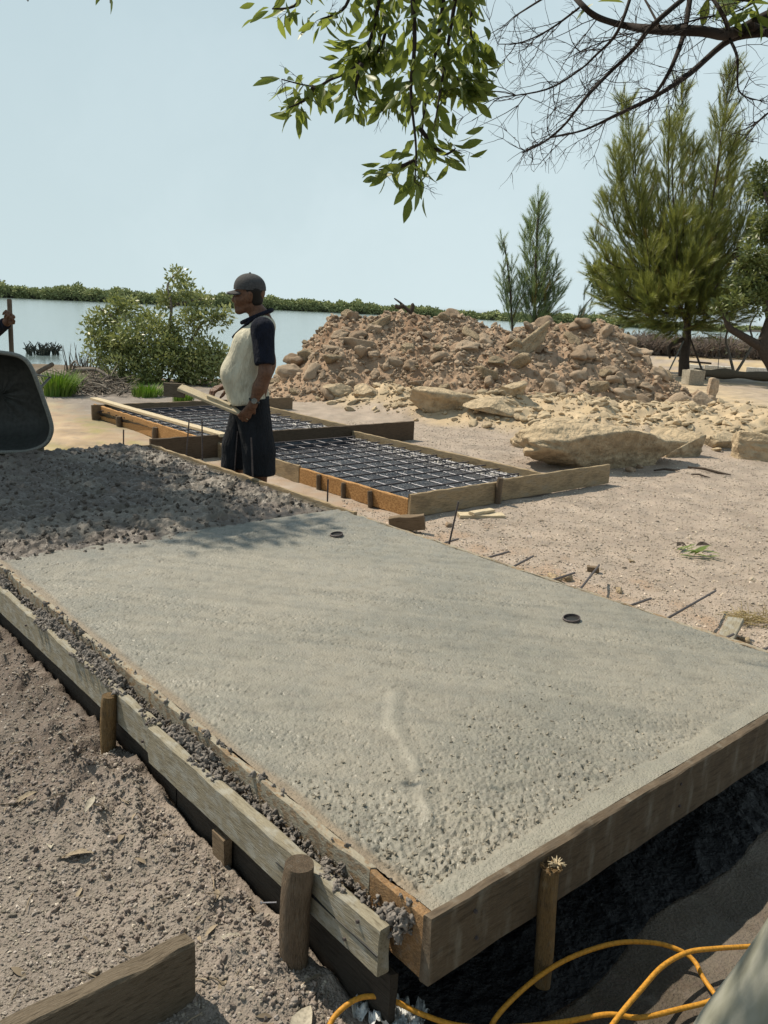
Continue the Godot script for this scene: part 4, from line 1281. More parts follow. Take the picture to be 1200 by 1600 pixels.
func build_bush() -> void:
	var base := down(240, 612)
	var o := thing("shore_bush", base, "wind bent green bush on the shore behind the formworks, left of the man", "bush")
	var d := 15.2
	var stems := [[[235, 615], [215, 560], [180, 500], [150, 480]], [[245, 615], [260, 540], [268, 480], [262, 445], [284, 420]], [[250, 615], [290, 550], [320, 500], [352, 495]], [[240, 612], [225, 540], [205, 500]], [[262, 480], [300, 470], [335, 466]]]
	var st := begin()
	for s in stems:
		var pts := []
		for q in s:
			pts.append(at(q[0], q[1], d + rnd(-0.2, 0.2)))
		var c := curve_pts(pts, 5)
		var r := []
		for i in c.size():
			r.append(lerpf(0.035, 0.012, i / float(c.size())))
		tube(st, c, r, 6)
	obj("stem", done(st), M.bark, o)
	var lobes := []
	for q in [[165, 500, 0.33], [190, 485, 0.28], [150, 525, 0.25], [180, 545, 0.5], [215, 530, 0.5], [250, 560, 0.55], [200, 580, 0.5], [295, 560, 0.5], [320, 550, 0.42], [330, 580, 0.4], [290, 590, 0.5], [235, 600, 0.4], [265, 520, 0.4], [300, 500, 0.28], [262, 470, 0.22], [280, 440, 0.2], [290, 455, 0.22], [320, 470, 0.16], [335, 497, 0.22], [355, 495, 0.16], [275, 425, 0.1], [180, 610, 0.3], [345, 560, 0.3], [230, 500, 0.22], [145, 505, 0.15]]:
		lobes.append([at(q[0], q[1], d + rnd(-0.3, 0.3)), Vector3(q[2], q[2] * 0.8, q[2])])
	leafy(o, "foliage", sprig_mesh(18, 0.11, 0.085, 0.038, 5), lobes, 980, Color(0.13, 0.16, 0.04), Color(0.42, 0.44, 0.19), 1.0, 0.6)
	# grass clumps by it
	for g in [[88, 618, 0.55, 0.42, 500, "thick green grass clump on the shore beside the wheelbarrow"], [285, 628, 0.3, 0.22, 220, "small bright grass tuft at the foot of the shore bush"], [230, 618, 0.5, 0.24, 300, "grass growing low under the shore bush"], [440, 615, 0.3, 0.18, 120, "grass tuft behind the standing man"]]:
		var gs := begin()
		var p := down(g[0], g[1])
		for k in g[4]:
			var a := rnd(0, TAU)
			var q = p + Vector3(cos(a), 0, sin(a)) * g[2] * 0.5 * sqrt(rng.randf())
			q.y = ground_h(q.x, q.z) - 0.02
			var lean = Vector3(cos(a) * rnd(0, 0.5) + 0.15, 1, sin(a) * rnd(0, 0.5)).normalized() * g[3] * rnd(0.5, 1.1)
			var s := Vector3(cos(a + 1.4), 0, sin(a + 1.4)) * 0.009
			var c := Color(0.07, 0.15, 0.02).lerp(Color(0.2, 0.27, 0.06), rng.randf())
			gs.set_color(c)
			gs.set_smooth_group(-1)
			quad(gs, q - s, q + lean * 0.6 - s * 0.8, q + lean * 0.6 + s * 0.8, q + s)
			for v in [q + lean * 0.6 - s * 0.8, q + lean + Vector3(cos(a), -0.2, sin(a)) * g[3] * 0.15, q + lean * 0.6 + s * 0.8]:
				gs.add_vertex(v)
		tag(obj("grass_clump", done(gs), M.grass, self), g[5], "grass")
	# driftwood and roots
	var woods := [[[98, 592], [120, 580], [150, 578], [172, 590], 0.055, "thick curved grey driftwood log on the shore left of the bush"], [[98, 606], [130, 600], [165, 606], [175, 604], 0.03, "lower pale driftwood branch on the shore"], [[108, 582], [112, 570], [118, 564], [122, 570], 0.02, "short white upturned driftwood stub"], [[120, 618], [150, 612], [190, 612], [215, 618], 0.03, "brown root running along the sand below the bush"], [[140, 590], [160, 600], [180, 615], [186, 622], 0.022, "thin driftwood root crossing the others"]]
	for w in woods:
		var ws := begin()
		var pts := []
		for k in 4:
			var q := down(w[k][0], w[k][1], 0.05)
			pts.append(at(w[k][0], w[k][1], 14.6 - k * 0.15))
		var c := curve_pts(pts, 6)
		var r := []
		for i in c.size():
			r.append(w[4] * (1.0 - 0.5 * i / c.size()))
		tube(ws, c, r, 8, 0.3)
		tag(obj("driftwood", done(ws), M.bark, self), w[5], "driftwood")
	var tw := begin()
	for k in 420:
		var q := down(rnd(95, 200), rnd(590, 620))
		q.y = ground_h(q.x, q.z) + rnd(0.0, 0.07)
		var dd := Vector3(rnd(-1, 1), rnd(-0.15, 0.35), rnd(-0.6, 0.6)).normalized() * rnd(0.1, 0.5)
		var v := rnd(0.03, 0.2) if k % 6 else 0.35
		tw.set_color(Color(v, v * 0.85, v * 0.7))
		tube(tw, [q, q + dd * 0.5 + Vector3(0, 0.03, 0), q + dd], [0.009, 0.007, 0.003], 4)
	tag(obj("brushwood", done(tw), M.twig, self), "tangle of dead twigs and roots along the near shore", "brushwood", "", "stuff")
	# mangrove shoots standing in the shallows
	var ms := begin()
	for k in 34:
		var px = [62.0, 70.0, 85.0, 50.0][k % 4] + rng.randfn() * 4.0
		var q := down(px, 552 + rnd(-3, 4), -0.3)
		ms.set_color(Color(0.03, 0.035, 0.025))
		for b in 3:
			tube(ms, [q + Vector3(0, -0.1, 0), q + Vector3(rnd(-0.1, 0.1), 0.12, 0), q + Vector3(rnd(-0.22, 0.22), rnd(0.12, 0.34), rnd(-0.1, 0.1))], [0.014, 0.02, 0.01], 4)
	tag(obj("mangrove_shoots", done(ms), M.twig, self), "dark mangrove shoots standing in the shallows beside the wheelbarrow", "mangrove", "", "stuff")
	ms = begin()
	for k in 60:
		var q := down(rnd(100, 165), 582 + rnd(-6, 6))
		q.y = ground_h(q.x, q.z)
		ms.set_color(Color(0.09, 0.075, 0.06))
		var top := q + Vector3(rnd(-0.15, 0.15), rnd(0.15, 0.55), 0)
		tube(ms, [q, q.lerp(top, 0.5) + Vector3(rnd(-0.05, 0.05), 0, 0), top], [0.009, 0.007, 0.003], 4)
	tag(obj("bare_shoots", done(ms), M.twig, self), "thin bare shoots standing on the near shore left of the bush", "brushwood", "", "stuff")

func treeline_h(az: float) -> float:
	var h := 4.5 - 1.2 * smooth(-9.0, 2.0, az) - 1.2 * smooth(2.0, 6.0, az) + 0.6 * smooth(8.5, 11.0, az) * (1.0 - smooth(16.0, 20.0, az)) - 1.6 * smooth(16.0, 21.0, az)
	return h * 0.78

func build_far_shore() -> void:
	var clump := sprig_mesh(70, 1.15, 0.75, 0.5, 17)
	var pl := []
	var col := []
	for i in 9000:
		var az := rnd(-62.0, 62.0)
		var dist := (295.0 - 35.0 * smooth(5.0, 12.0, az) + 120.0 * smooth(21.0, 23.0, az)) + 14.0 * pow(rng.randf(), 1.5) * (1.0 + rng.randf())
		var t := deg_to_rad(az)
		var h := treeline_h(az) + 1.5 * n_b.get_noise_2d(az * 40.0, 0.0) + 1.4 * n_b.get_noise_2d(az * 220.0, 9.0)
		if n_a.get_noise_2d(az * 55.0, 44.0) > 0.45:
			h += 0.8
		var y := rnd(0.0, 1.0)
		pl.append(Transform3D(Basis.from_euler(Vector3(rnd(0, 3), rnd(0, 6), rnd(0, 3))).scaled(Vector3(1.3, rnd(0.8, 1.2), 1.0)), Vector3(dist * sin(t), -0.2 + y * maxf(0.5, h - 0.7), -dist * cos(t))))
		var c := Color(0.21, 0.235, 0.105).lerp(Color(0.36, 0.375, 0.17), rng.randf() * (0.3 + 0.7 * y))  # greens paled and dulled, distance haze painted in
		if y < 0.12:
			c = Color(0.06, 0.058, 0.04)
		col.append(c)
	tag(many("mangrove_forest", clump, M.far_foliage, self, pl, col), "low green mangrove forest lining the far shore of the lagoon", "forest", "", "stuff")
	var st := begin()
	for i in 62:
		var a0 := deg_to_rad(-62.0 + i * 2.0)
		var a1 := deg_to_rad(-60.0 + i * 2.0)
		var d0 := 297.0 - 35.0 * smooth(5.0, 12.0, rad_to_deg(a0)) + 120.0 * smooth(21.0, 23.0, rad_to_deg(a0))
		var d1 := 297.0 - 35.0 * smooth(5.0, 12.0, rad_to_deg(a1)) + 120.0 * smooth(21.0, 23.0, rad_to_deg(a1))
		quad(st, Vector3(d0 * sin(a0), -0.35, -d0 * cos(a0)), Vector3((d0 + 6) * sin(a0), 0.3, -(d0 + 6) * cos(a0)), Vector3((d1 + 6) * sin(a1), 0.3, -(d1 + 6) * cos(a1)), Vector3(d1 * sin(a1), -0.35, -d1 * cos(a1)))
		quad(st, Vector3((d0 + 6) * sin(a0), 0.3, -(d0 + 6) * cos(a0)), Vector3((d0 + 60) * sin(a0), 0.3, -(d0 + 60) * cos(a0)), Vector3((d1 + 60) * sin(a1), 0.3, -(d1 + 60) * cos(a1)), Vector3((d1 + 6) * sin(a1), 0.3, -(d1 + 6) * cos(a1)))
	tag(obj("far_shore", done(st), M.bark_dark, self), "dark muddy far shore under the mangroves", "shore", "", "structure")
	# grey scrub on the right shore
	var twig := begin()
	for k in 26:
		var d := Vector3(rng.randfn(), absf(rng.randfn()) + 0.4, rng.randfn()).normalized()
		tube(twig, [Vector3(rnd(-0.2, 0.2), -0.3, rnd(-0.2, 0.2)), d * 0.35, d * rnd(0.6, 0.9) + Vector3(rnd(-0.1, 0.1), 0, 0)], [0.02, 0.014, 0.006], 3)
	var tm := done(twig)
	var leafm := sprig_mesh(20, 0.6, 0.2, 0.1, 23)
	pl = []
	col = []
	var pl2 := []
	var col2 := []
	for i in 900:
		var x := rnd(7.0, 34.0)
		var z := -40.0 + rnd(-4.0, 3.0) - 0.1 * x + 0.9 * n_a.get_noise_2d(x * 20.0, 0)
		var y := ground_h(x, z)
		var s := rnd(0.7, 1.25)
		var v := rnd(0.6, 1.3)
		pl.append(Transform3D(Basis(Vector3.UP, rnd(0, 6)).scaled(Vector3(1.2, 0.8, 1.2) * s), Vector3(x, y + 0.3, z)))
		col.append(Color(0.19 * v, 0.15 * v, 0.125 * v))
		if rng.randf() < 0.6:
			pl2.append(Transform3D(Basis(Vector3.UP, rnd(0, 6)).scaled(Vector3.ONE * s), Vector3(x, y + rnd(0.2, 0.6), z)))
			col2.append(Color(0.11, 0.1, 0.06).lerp(Color(0.13, 0.15, 0.05), smooth(13.0, 20.0, x) * rng.randf()))
	tag(many("dry_scrub", tm, M.twig, self, pl, col), "leafless grey brown scrub along the right shore", "scrub", "", "stuff")
	tag(many("scrub_leaves", leafm, M.foliage, self, pl2, col2), "sparse brownish leaves in the scrub on the right shore", "scrub", "", "stuff")

var spray: ArrayMesh
func make_spray() -> void:
	var st := begin()
	tube(st, [Vector3(0, 0, 0), Vector3(0, 0.2, 0.008), Vector3(0, 0.4, 0)], [0.004, 0.003, 0.0015], 3)
	st.set_smooth_group(-1)
	for k in 76:
		var a := rnd(0, TAU)
		var p := Vector3(0, rnd(0.0, 0.4), 0)
		var d := Vector3(cos(a) * rnd(0.3, 0.9), 1.0, sin(a) * rnd(0.3, 0.9)).normalized() * rnd(0.08, 0.19)
		var s := Vector3(cos(a + 1.57), 0, sin(a + 1.57)) * 0.0035
		for v in [p - s, p + d, p + s]:
			st.add_vertex(v)
	spray = done(st)

func casuarina(called: String, label: String, px_base: Vector2, depth: float, trunk: Array, trunk_r: float, plumes: Array, dark: Color, light: Color, thick: float) -> Node3D:
	var base := at(px_base.x, px_base.y, depth)
	var o := thing(called, base, label, "tree")
	var st := begin()
	var pts := []
	for q in trunk:
		pts.append(at(q[0], q[1], depth))
	var c := curve_pts(pts, 6)
	var r := []
	for i in c.size():
		r.append(trunk_r * lerpf(1.1, 0.6, i / float(c.size())))
	tube(st, c, r, 10, 0.2)
	obj("trunk", done(st), M.bark_dark, o)
	st = begin()
	var pl := []
	var col := []
	for q in plumes:
		# [tip x, tip y, base x, base y, radius px, depth shift]
		var tip := at(q[0], q[1], depth + q[5])
		var root := at(q[2], q[3], depth + q[5] * 0.3)
		var mid := root.lerp(tip, 0.5) + Vector3((tip.x - root.x) * 0.18, -0.05 * (tip - root).length(), 0)
		var ax := curve_pts([root, mid, tip], 8)
		var rr := []
		for i in ax.size():
			rr.append(lerpf(0.05, 0.008, i / float(ax.size() - 1)) * trunk_r / 0.16)
		tube(st, ax, rr, 5)
		var length := root.distance_to(tip)
		var rad: float = q[4] * depth / 1300.0
		var n := int(length * rad * 95.0 * thick)
		for k in n:
			var f := pow(rng.randf(), 0.85)
			var i := mini(int(f * (ax.size() - 1)), ax.size() - 2)
			var p: Vector3 = ax[i].lerp(ax[i + 1], f * (ax.size() - 1) - i)
			var dir: Vector3 = (ax[i + 1] - ax[i]).normalized()
			var ang := rnd(0, TAU)
			var side := dir.cross(Vector3(cos(ang), 0.2, sin(ang))).normalized()
			var w := rad * (1.0 - 0.62 * pow(f, 1.8)) * pow(rng.randf(), 0.6)
			var d := (dir * 0.8 + side * rnd(0.2, 1.0) + Vector3(0.1, 0.3, 0)).normalized()
			pl.append(Transform3D(turned(d, rnd(0, 6)).scaled_local(Vector3.ONE * rnd(0.6, 1.45)), p + side * w - d * 0.25))
			var cc := dark.lerp(light, rng.randf() * 0.8 + 0.2 * f)
			if rng.randf() < 0.14 * (1.0 - f):
				cc = Color(0.2, 0.15, 0.03)
			col.append(cc)
	obj("limbs", done(st), M.bark_dark, o)
	many("crown", spray, M.foliage, o, pl, col)
	return o

func build_trees() -> void:
	make_spray()
	var big := [[978, 150, 1045, 430, 34, 0.5], [990, 210, 1040, 440, 44, -1.0], [960, 230, 1030, 430, 32, 1.2], [1066, 125, 1075, 420, 30, 0.8], [1052, 190, 1066, 400, 44, -0.8], [1085, 220, 1080, 400, 36, 1.4], [1142, 100, 1092, 400, 32, 0.2], [1132, 175, 1096, 420, 44, -1.0], [1155, 215, 1105, 420, 36, 1.0], [948, 300, 1048, 445, 40, -0.6], [922, 355, 1042, 460, 30, 0.8], [925, 415, 1050, 470, 34, -1.4], [965, 440, 1062, 485, 40, -1.6], [1010, 380, 1062, 480, 60, -1.6], [1060, 330, 1075, 480, 60, -1.8], [1110, 330, 1085, 480, 56, -1.6], [1180, 270, 1100, 440, 40, 1.0], [1175, 340, 1095, 460, 52, -1.0], [1205, 390, 1092, 470, 46, 0.4], [1180, 440, 1088, 485, 46, -1.2], [1130, 430, 1082, 490, 46, -2.0], [1010, 452, 1068, 488, 40, -2.2], [1150, 470, 1085, 488, 36, 1.6], [1060, 440, 1075, 490, 44, -2.4], [935, 462, 1055, 482, 30, -0.6], [970, 476, 1060, 486, 26, -1.2], [1020, 470, 1068, 492, 34, -2.0], [1120, 468, 1080, 492, 36, -2.0], [1170, 478, 1085, 490, 34, -0.6], [1095, 380, 1080, 480, 60, -2.2]]
	for k in 22:
		var tx := rnd(925.0, 1190.0)
		big.append([tx, rnd(170.0, 430.0) + absf(tx - 1075.0) * 0.35, lerpf(tx, 1076.0, 0.75), rnd(400.0, 480.0), rnd(14.0, 26.0), rnd(-1.8, 1.8)])
	var t := casuarina("casuarina_tree", "large feathery casuarina tree with several plumes on the right", Vector2(1070, 597), 23.9, [[1069, 600], [1070, 560], [1074, 520], [1075, 480], [1078, 420]], 0.14, big, Color(0.075, 0.095, 0.02), Color(0.33, 0.34, 0.075), 0.72)
	var lim := begin()
	for l in [[[1074, 528], [1050, 538], [1045, 550], [1047, 560]], [[1075, 515], [1095, 505], [1108, 488], [1115, 470]], [[1074, 510], [1068, 490], [1058, 470], [1045, 440]]]:
		var pts := []
		for q in l:
			pts.append(at(q[0], q[1], 23.9))
		tube(lim, curve_pts(pts, 5), Array(range(16)).map(func(i): return lerpf(0.075, 0.03, i / 15.0)), 7)
	obj("branch", done(lim), M.bark_dark, t)
	casuarina("casuarina_tree", "slim young casuarina tree standing behind the rubble pile", Vector2(836, 545), 28.0, [[836, 560], [836, 480], [838, 400], [842, 315]], 0.06, [[842, 308, 836, 500, 26, 0.0], [828, 345, 836, 470, 20, 0.4], [858, 360, 840, 470, 20, -0.4], [870, 410, 840, 480, 18, 0.2], [876, 445, 840, 500, 20, -0.2], [815, 420, 834, 500, 18, 0.0], [850, 440, 838, 500, 22, 0.3]], Color(0.12, 0.165, 0.065), Color(0.3, 0.36, 0.15), 1.0)
	casuarina("casuarina_tree", "thin low casuarina sapling left of the slim one behind the pile", Vector2(800, 545), 28.0, [[803, 560], [800, 500], [795, 430], [787, 378]], 0.04, [[785, 372, 798, 480, 13, 0.0], [800, 400, 800, 490, 11, 0.2], [812, 440, 803, 500, 12, -0.2], [790, 450, 800, 505, 12, 0.2]], Color(0.12, 0.165, 0.065), Color(0.29, 0.34, 0.15), 0.9)
	casuarina("casuarina_tree", "wispy casuarina sapling right of the slim one behind the pile", Vector2(905, 545), 29.0, [[900, 560], [902, 500], [912, 480], [925, 465]], 0.025, [[930, 455, 905, 500, 9, 0.0], [915, 450, 905, 500, 7, 0.2]], Color(0.055, 0.09, 0.055), Color(0.12, 0.16, 0.1), 0.7)
	# broadleaf tree on the right edge
	var d := 21.0
	var o := thing("broadleaf_tree", at(1235, 610, d), "dark leaning broadleaf tree at the right edge beside the large casuarina", "tree")
	var st := begin()
	for l in [[[[1240, 612], [1215, 575], [1195, 540], [1205, 500], [1215, 470]], 0.26], [[[1198, 548], [1170, 530], [1140, 512], [1132, 490], [1120, 470]], 0.12], [[[1205, 505], [1195, 470], [1170, 430], [1150, 400]], 0.1], [[[1212, 480], [1225, 420], [1210, 350], [1195, 300]], 0.1]]:
		var pts := []
		for q in l[0]:
			pts.append(at(q[0], q[1], d))
		var c := curve_pts(pts, 6)
		var r := []
		for i in c.size():
			r.append(l[1] * lerpf(1.0, 0.4, i / float(c.size())))
		tube(st, c, r, 9, 0.2)
	obj("trunk", done(st), M.bark_dark, o)
	var lobes := []
	for q in [[1196, 300, 0.4], [1215, 340, 0.6], [1190, 370, 0.45], [1175, 410, 0.4], [1200, 430, 0.6], [1165, 450, 0.45], [1185, 468, 0.45], [1225, 280, 0.4], [1145, 476, 0.3], [1240, 400, 0.8], [1260, 460, 0.7], [1190, 272, 0.22], [1130, 484, 0.2]]:
		lobes.append([at(q[0], q[1], d + rnd(-0.6, 0.8)), Vector3(q[2], q[2] * 0.8, q[2])])
	leafy(o, "crown", sprig_mesh(20, 0.2, 0.13, 0.05, 33), lobes, 700, Color(0.06, 0.08, 0.02), Color(0.22, 0.25, 0.075), 1.0, 0.6)
	o = thing("broadleaf_tree", at(975, 520, 26.5), "small leaved pale green shrub reaching left below the large casuarina's crown", "shrub")
	st = begin()
	var b := []
	for q in [[1040, 520], [1010, 490], [975, 460], [940, 440]]:
		b.append(at(q[0], q[1], 25.5))
	tube(st, curve_pts(b, 5), Array(range(16)).map(func(i): return lerpf(0.05, 0.02, i / 15.0)), 6)
	obj("stem", done(st), M.bark_dark, o)
	lobes = []
	for q in [[940, 440, 0.4], [960, 455, 0.4], [985, 465, 0.4], [930, 425, 0.25], [1010, 470, 0.35], [960, 425, 0.3]]:
		lobes.append([at(q[0], q[1], 25.5 + rnd(-0.4, 0.4)), Vector3(q[2], q[2] * 0.7, q[2])])
	leafy(o, "crown", sprig_mesh(14, 0.2, 0.12, 0.05, 35), lobes, 260, Color(0.05, 0.075, 0.025), Color(0.16, 0.2, 0.08), 1.0, 0.6)
	# sapling with two stems
	o = thing("sapling", at(1148, 582, 24.0), "two stemmed bare sapling forming a V at the right, behind the log", "sapling")
	st = begin()
	for l in [[[1147, 584], [1140, 555], [1134, 530], [1140, 505], [1135, 485]], [[1149, 584], [1165, 558], [1176, 535], [1172, 510], [1182, 490]]]:
		var pts := []
		for q in l:
			pts.append(at(q[0], q[1], 24.0))
		tube(st, curve_pts(pts, 5), Array(range(21)).map(func(i): return lerpf(0.045, 0.018, i / 20.0)), 7)
	obj("stem", done(st), M.bark, o)
	# props round the casuarina's trunk
	var pr := [[1076, 522, 1107, 606, 0.03, M.bark_dark, "dark prop pole leaning on the casuarina trunk from the right"], [1068, 533, 1046, 578, 0.022, M.rim, "grey prop pole leaning on the casuarina trunk from the left"], [1128, 500, 1121, 584, 0.012, M.bark, "thin upright stick left of the two stemmed sapling"]]
	for q in pr:
		var s := begin()
		var a := at(q[0], q[1], 23.6)
		var e := at(q[2], q[3], 22.9)
		tube(s, [a, a.lerp(e, 0.5), e], [q[4] * 0.8, q[4], q[4]], 6)
		tag(obj("prop_pole", done(s), q[5], self), q[6], "pole")
	# low white beams, a log and a block on the far sand
	var beams := [[1072, 568, 1098, 573, "white painted kerb beam behind the casuarina trunk, leftmost of three"], [1102, 573, 1142, 580, "white painted kerb beam left of the two stemmed sapling"], [1166, 578, 1225, 586, "white painted kerb beam at the right edge behind the log"]]
	for q in beams:
		var a := at(q[0], q[1], 27.0)
		var e := at(q[2], q[3], 26.6)
		a.y = 0.0
		e.y = 0.0
		tag(board("kerb_beam", self, a, e, 0.2, 0.16, M.white_paint, int(q[0]), 0.004), q[4], "beam", "white kerb beams on the far sand")
	var ls := begin()
	var la := at(1082, 592, 23.2)
	var le := at(1260, 600, 22.0)
	la.y = 0.16
	le.y = 0.18
	tube(ls, curve_pts([la, la.lerp(le, 0.4) + Vector3(0, 0.02, 0), le], 8), Array(range(17)).map(func(i): return 0.12 + 0.03 * sin(i * 1.3)), 12, 0.15)
	tag(obj("log", done(ls), M.board_old, self), "long fallen log lying on the sand at the right edge", "log")
	var bp := down(1082, 601)
	bp.y = 0.0
	tag(obj("stone_block", board_mesh(0.42, 0.36, 0.36, 71, 0.012), M.block, self, Transform3D(Basis(Vector3.UP, 0.2), bp + Vector3(-0.2, 0, 0))), "square stone block at the foot of the casuarina trunk", "block")
	var dk := at(1075, 566, 28.5)
	dk.y = 0.28
	tag(board("plank", self, Vector3(dk.x - 0.3, 0.2, dk.z), Vector3(dk.x + 0.8, 0.16, dk.z - 0.1), 0.06, 0.2, M.bark_dark, 72), "dark plank lying behind the casuarina trunk", "timber")
	# dead snag behind the pile
	var ds := begin()
	for l in [[[660, 505], [640, 487], [628, 475], [616, 466]], [[642, 488], [645, 478], [644, 474]], [[630, 478], [622, 480], [618, 476]]]:
		var pts := []
		for q in l:
			pts.append(at(q[0], q[1], 15.4))
		tube(ds, curve_pts(pts, 4), Array(range(13)).map(func(i): return lerpf(0.05, 0.012, i / 12.0)), 6, 0.3)
	tag(obj("dead_snag", done(ds), M.bark_dark, self), "dead branch sticking up from the crest of the rubble pile", "branch")

# the tree over the camera: its trunk leans in at the right, its branches hang into the picture
func build_shade_tree() -> void:
	var base := Vector3(0.62, 0.0, -0.86)
	var o := thing("shade_tree", base, "smooth grey trunk leaning at the bottom right with boughs overhanging the picture", "tree")
	var st := begin()
	var low := at(1060, 1600, 1.3)
	var high := at(1200, 1365, 1.22)
	var lean := (high - low).normalized()
	var off := lean.cross((low - EYE).normalized()).normalized()
	if off.x < 0.0:
		off = -off
	var foot := low + off * 0.2 - lean * (low.y / lean.y + 0.1)
	var c := curve_pts([foot - Vector3(0.03, 0.1, 0), foot + lean * 0.25, low + off * 0.19, high + off * 0.185, high + off * 0.18 + lean * 0.5, Vector3(1.3, 2.3, -1.5), Vector3(2.0, 2.75, -2.4)], 10)
	var r := []
	for i in c.size():
		r.append(lerpf(0.2, 0.085, pow(i / float(c.size()), 1.5)))
	tube(st, c, r, 36, 0.05)
	obj("trunk", done(st), M.bark_smooth, o)
	var d := 3.3
	# boughs bare of leaves
	var bare := [
		[[[1300, -20], [1190, 30], [1140, 52], [1095, 49], [1025, 47], [976, 40], [941, 30], [913, 12], [890, -15]], 0.034, 0.012],
		[[[1200, 50], [1140, 62], [1077, 115], [1021, 152], [969, 177], [913, 203], [860, 215]], 0.02, 0.004],
		[[[1082, -30], [1070, 45], [1049, 105], [1021, 152]], 0.016, 0.008],
		[[[1090, -20], [1021, 38], [990, 77], [951, 115], [920, 147], [901, 171], [881, 196], [850, 222], [817, 238]], 0.013, 0.004],
		[[[990, -20], [965, 49], [930, 87], [902, 112], [853, 140], [783, 152]], 0.009, 0.003],
		[[[905, 12], [860, 45], [815, 66], [778, 69]], 0.006, 0.002],
		[[[1140, 60], [1152, 90], [1155, 143], [1186, 157]], 0.008, 0.003],
		[[[860, -10], [803, 26]], 0.006, 0.003],
		[[[1250, 150], [1195, 180], [1165, 215]], 0.006, 0.002],
		[[[1140, 50], [1128, 20], [1105, -15]], 0.012, 0.009],
		[[[1030, 40], [1000, -15]], 0.006, 0.004],
		[[[1140, 20], [1090, 30], [1040, 45], [990, 52], [930, 70], [880, 95]], 0.005, 0.002],
		[[[1175, 40], [1210, 55]], 0.02, 0.02],
	]
	for l in bare:
		var s := begin()
		var pts := []
		for k in l[0].size():
			pts.append(at(l[0][k][0], l[0][k][1], d + 0.12 * sin(k * 1.7 + l[0][0][0])))
		var cc := curve_pts(pts, 5)
		var rr := []
		for i in cc.size():
			rr.append(0.78 * lerpf(l[1], l[2], i / float(cc.size() - 1)))
		tube(s, cc, rr, 6, 0.2)
		if l[1] < 0.03:
			# side twigs
			var total := int(cc.size() * 0.8)
			for k in total:
				var i := 2 + rng.randi() % (cc.size() - 2)
				twig(s, cc[i], (cc[i] - cc[i - 1]).normalized(), rnd(0.1, 0.3), 0.002, 1 + k % 2)
		else:
			for k in 10:
				var i := 12 + rng.randi() % (cc.size() - 13)
				twig(s, cc[i], (cc[i] - cc[i - 1]).normalized(), rnd(0.15, 0.4), 0.0022, 1 + k % 2)
		obj("bare_branch", done(s), M.bark_black, o)
	# the leafy spray hanging in the middle
	var dd := 1.95
	var hang := [
		[[640, -60], [648, 60], [642, 140], [650, 230], [648, 285]], [[700, -60], [685, 60], [670, 130], [660, 200], [655, 270]], [[600, -60], [585, 40], [560, 100], [515, 125], [490, 135], [440, 124]],
		[[560, -60], [540, 10], [500, 30]], [[745, -60], [735, 40], [745, 80]], [[480, -60], [465, 5], [425, 14]], [[650, 120], [620, 150], [600, 165]], [[690, 100], [720, 130], [735, 132]],
		[[655, 200], [690, 240], [712, 232]], [[650, 250], [620, 262], [592, 265]], [[620, -60], [600, 60], [575, 90], [545, 75]], [[720, -60], [705, 40], [690, 130], [680, 190]], [[565, 100], [555, 140], [560, 160]], [[490, 135], [478, 155], [452, 168]]]
	var br := begin()
	var spots := []
	for l in hang:
		var pts := []
		var shift := rnd(-0.12, 0.12)
		for q in l:
			pts.append(at(q[0], q[1], dd + shift + rnd(-0.03, 0.03)))
		var cc := curve_pts(pts, 6)
		var rr := []
		for i in cc.size():
			rr.append(lerpf(0.006, 0.0014, i / float(cc.size() - 1)))
		tube(br, cc, rr, 5)
		for i in range(1, cc.size()):
			if cc[i].y > 2.45:
				continue
			spots.append([cc[i], (cc[i] - cc[i - 1]).normalized(), i == cc.size() - 1])
		for k in 3:
			twig(br, cc[cc.size() - 1 - k * 2], Vector3(rnd(-1, 1), rnd(-0.6, 0.3), rnd(-0.4, 0.4)).normalized(), rnd(0.03, 0.08), 0.0009, 1)
	var bough := [Vector3(1.95, 2.7, -2.3), Vector3(1.1, 3.05, -2.2), Vector3(0.35, 2.98, -1.95), Vector3(-0.3, 2.8, -1.7)]
	tube(br, curve_pts(bough, 6), Array(range(19)).map(func(i): return lerpf(0.03, 0.01, i / 18.0)), 8)
	for l in hang:
		if l[0][1] < 0:
			var from := at(l[0][0], l[0][1], dd)
			var to := Vector3(from.x * 0.9, 2.97 if from.x > -0.05 else 2.85, -1.93 + from.x * 0.2)
			tube(br, [to, to.lerp(from, 0.5) + Vector3(0.02, 0.03, 0.0), from], [0.008, 0.007, 0.006], 5)
	var leaves := []
	for k in 8:
		var ls := begin()
		leaf_shape(ls, Vector3.ZERO, Vector3(0, 1, 0), Vector3(0, 0, 1), 1.0, 0.3 + 0.03 * (k % 4), 0.06 + 0.06 * (k % 3))
		leaves.append(done(ls))
	var branch := obj("leafy_branch", done(br), M.bark_black, o)
	var pls := []
	var n := 0
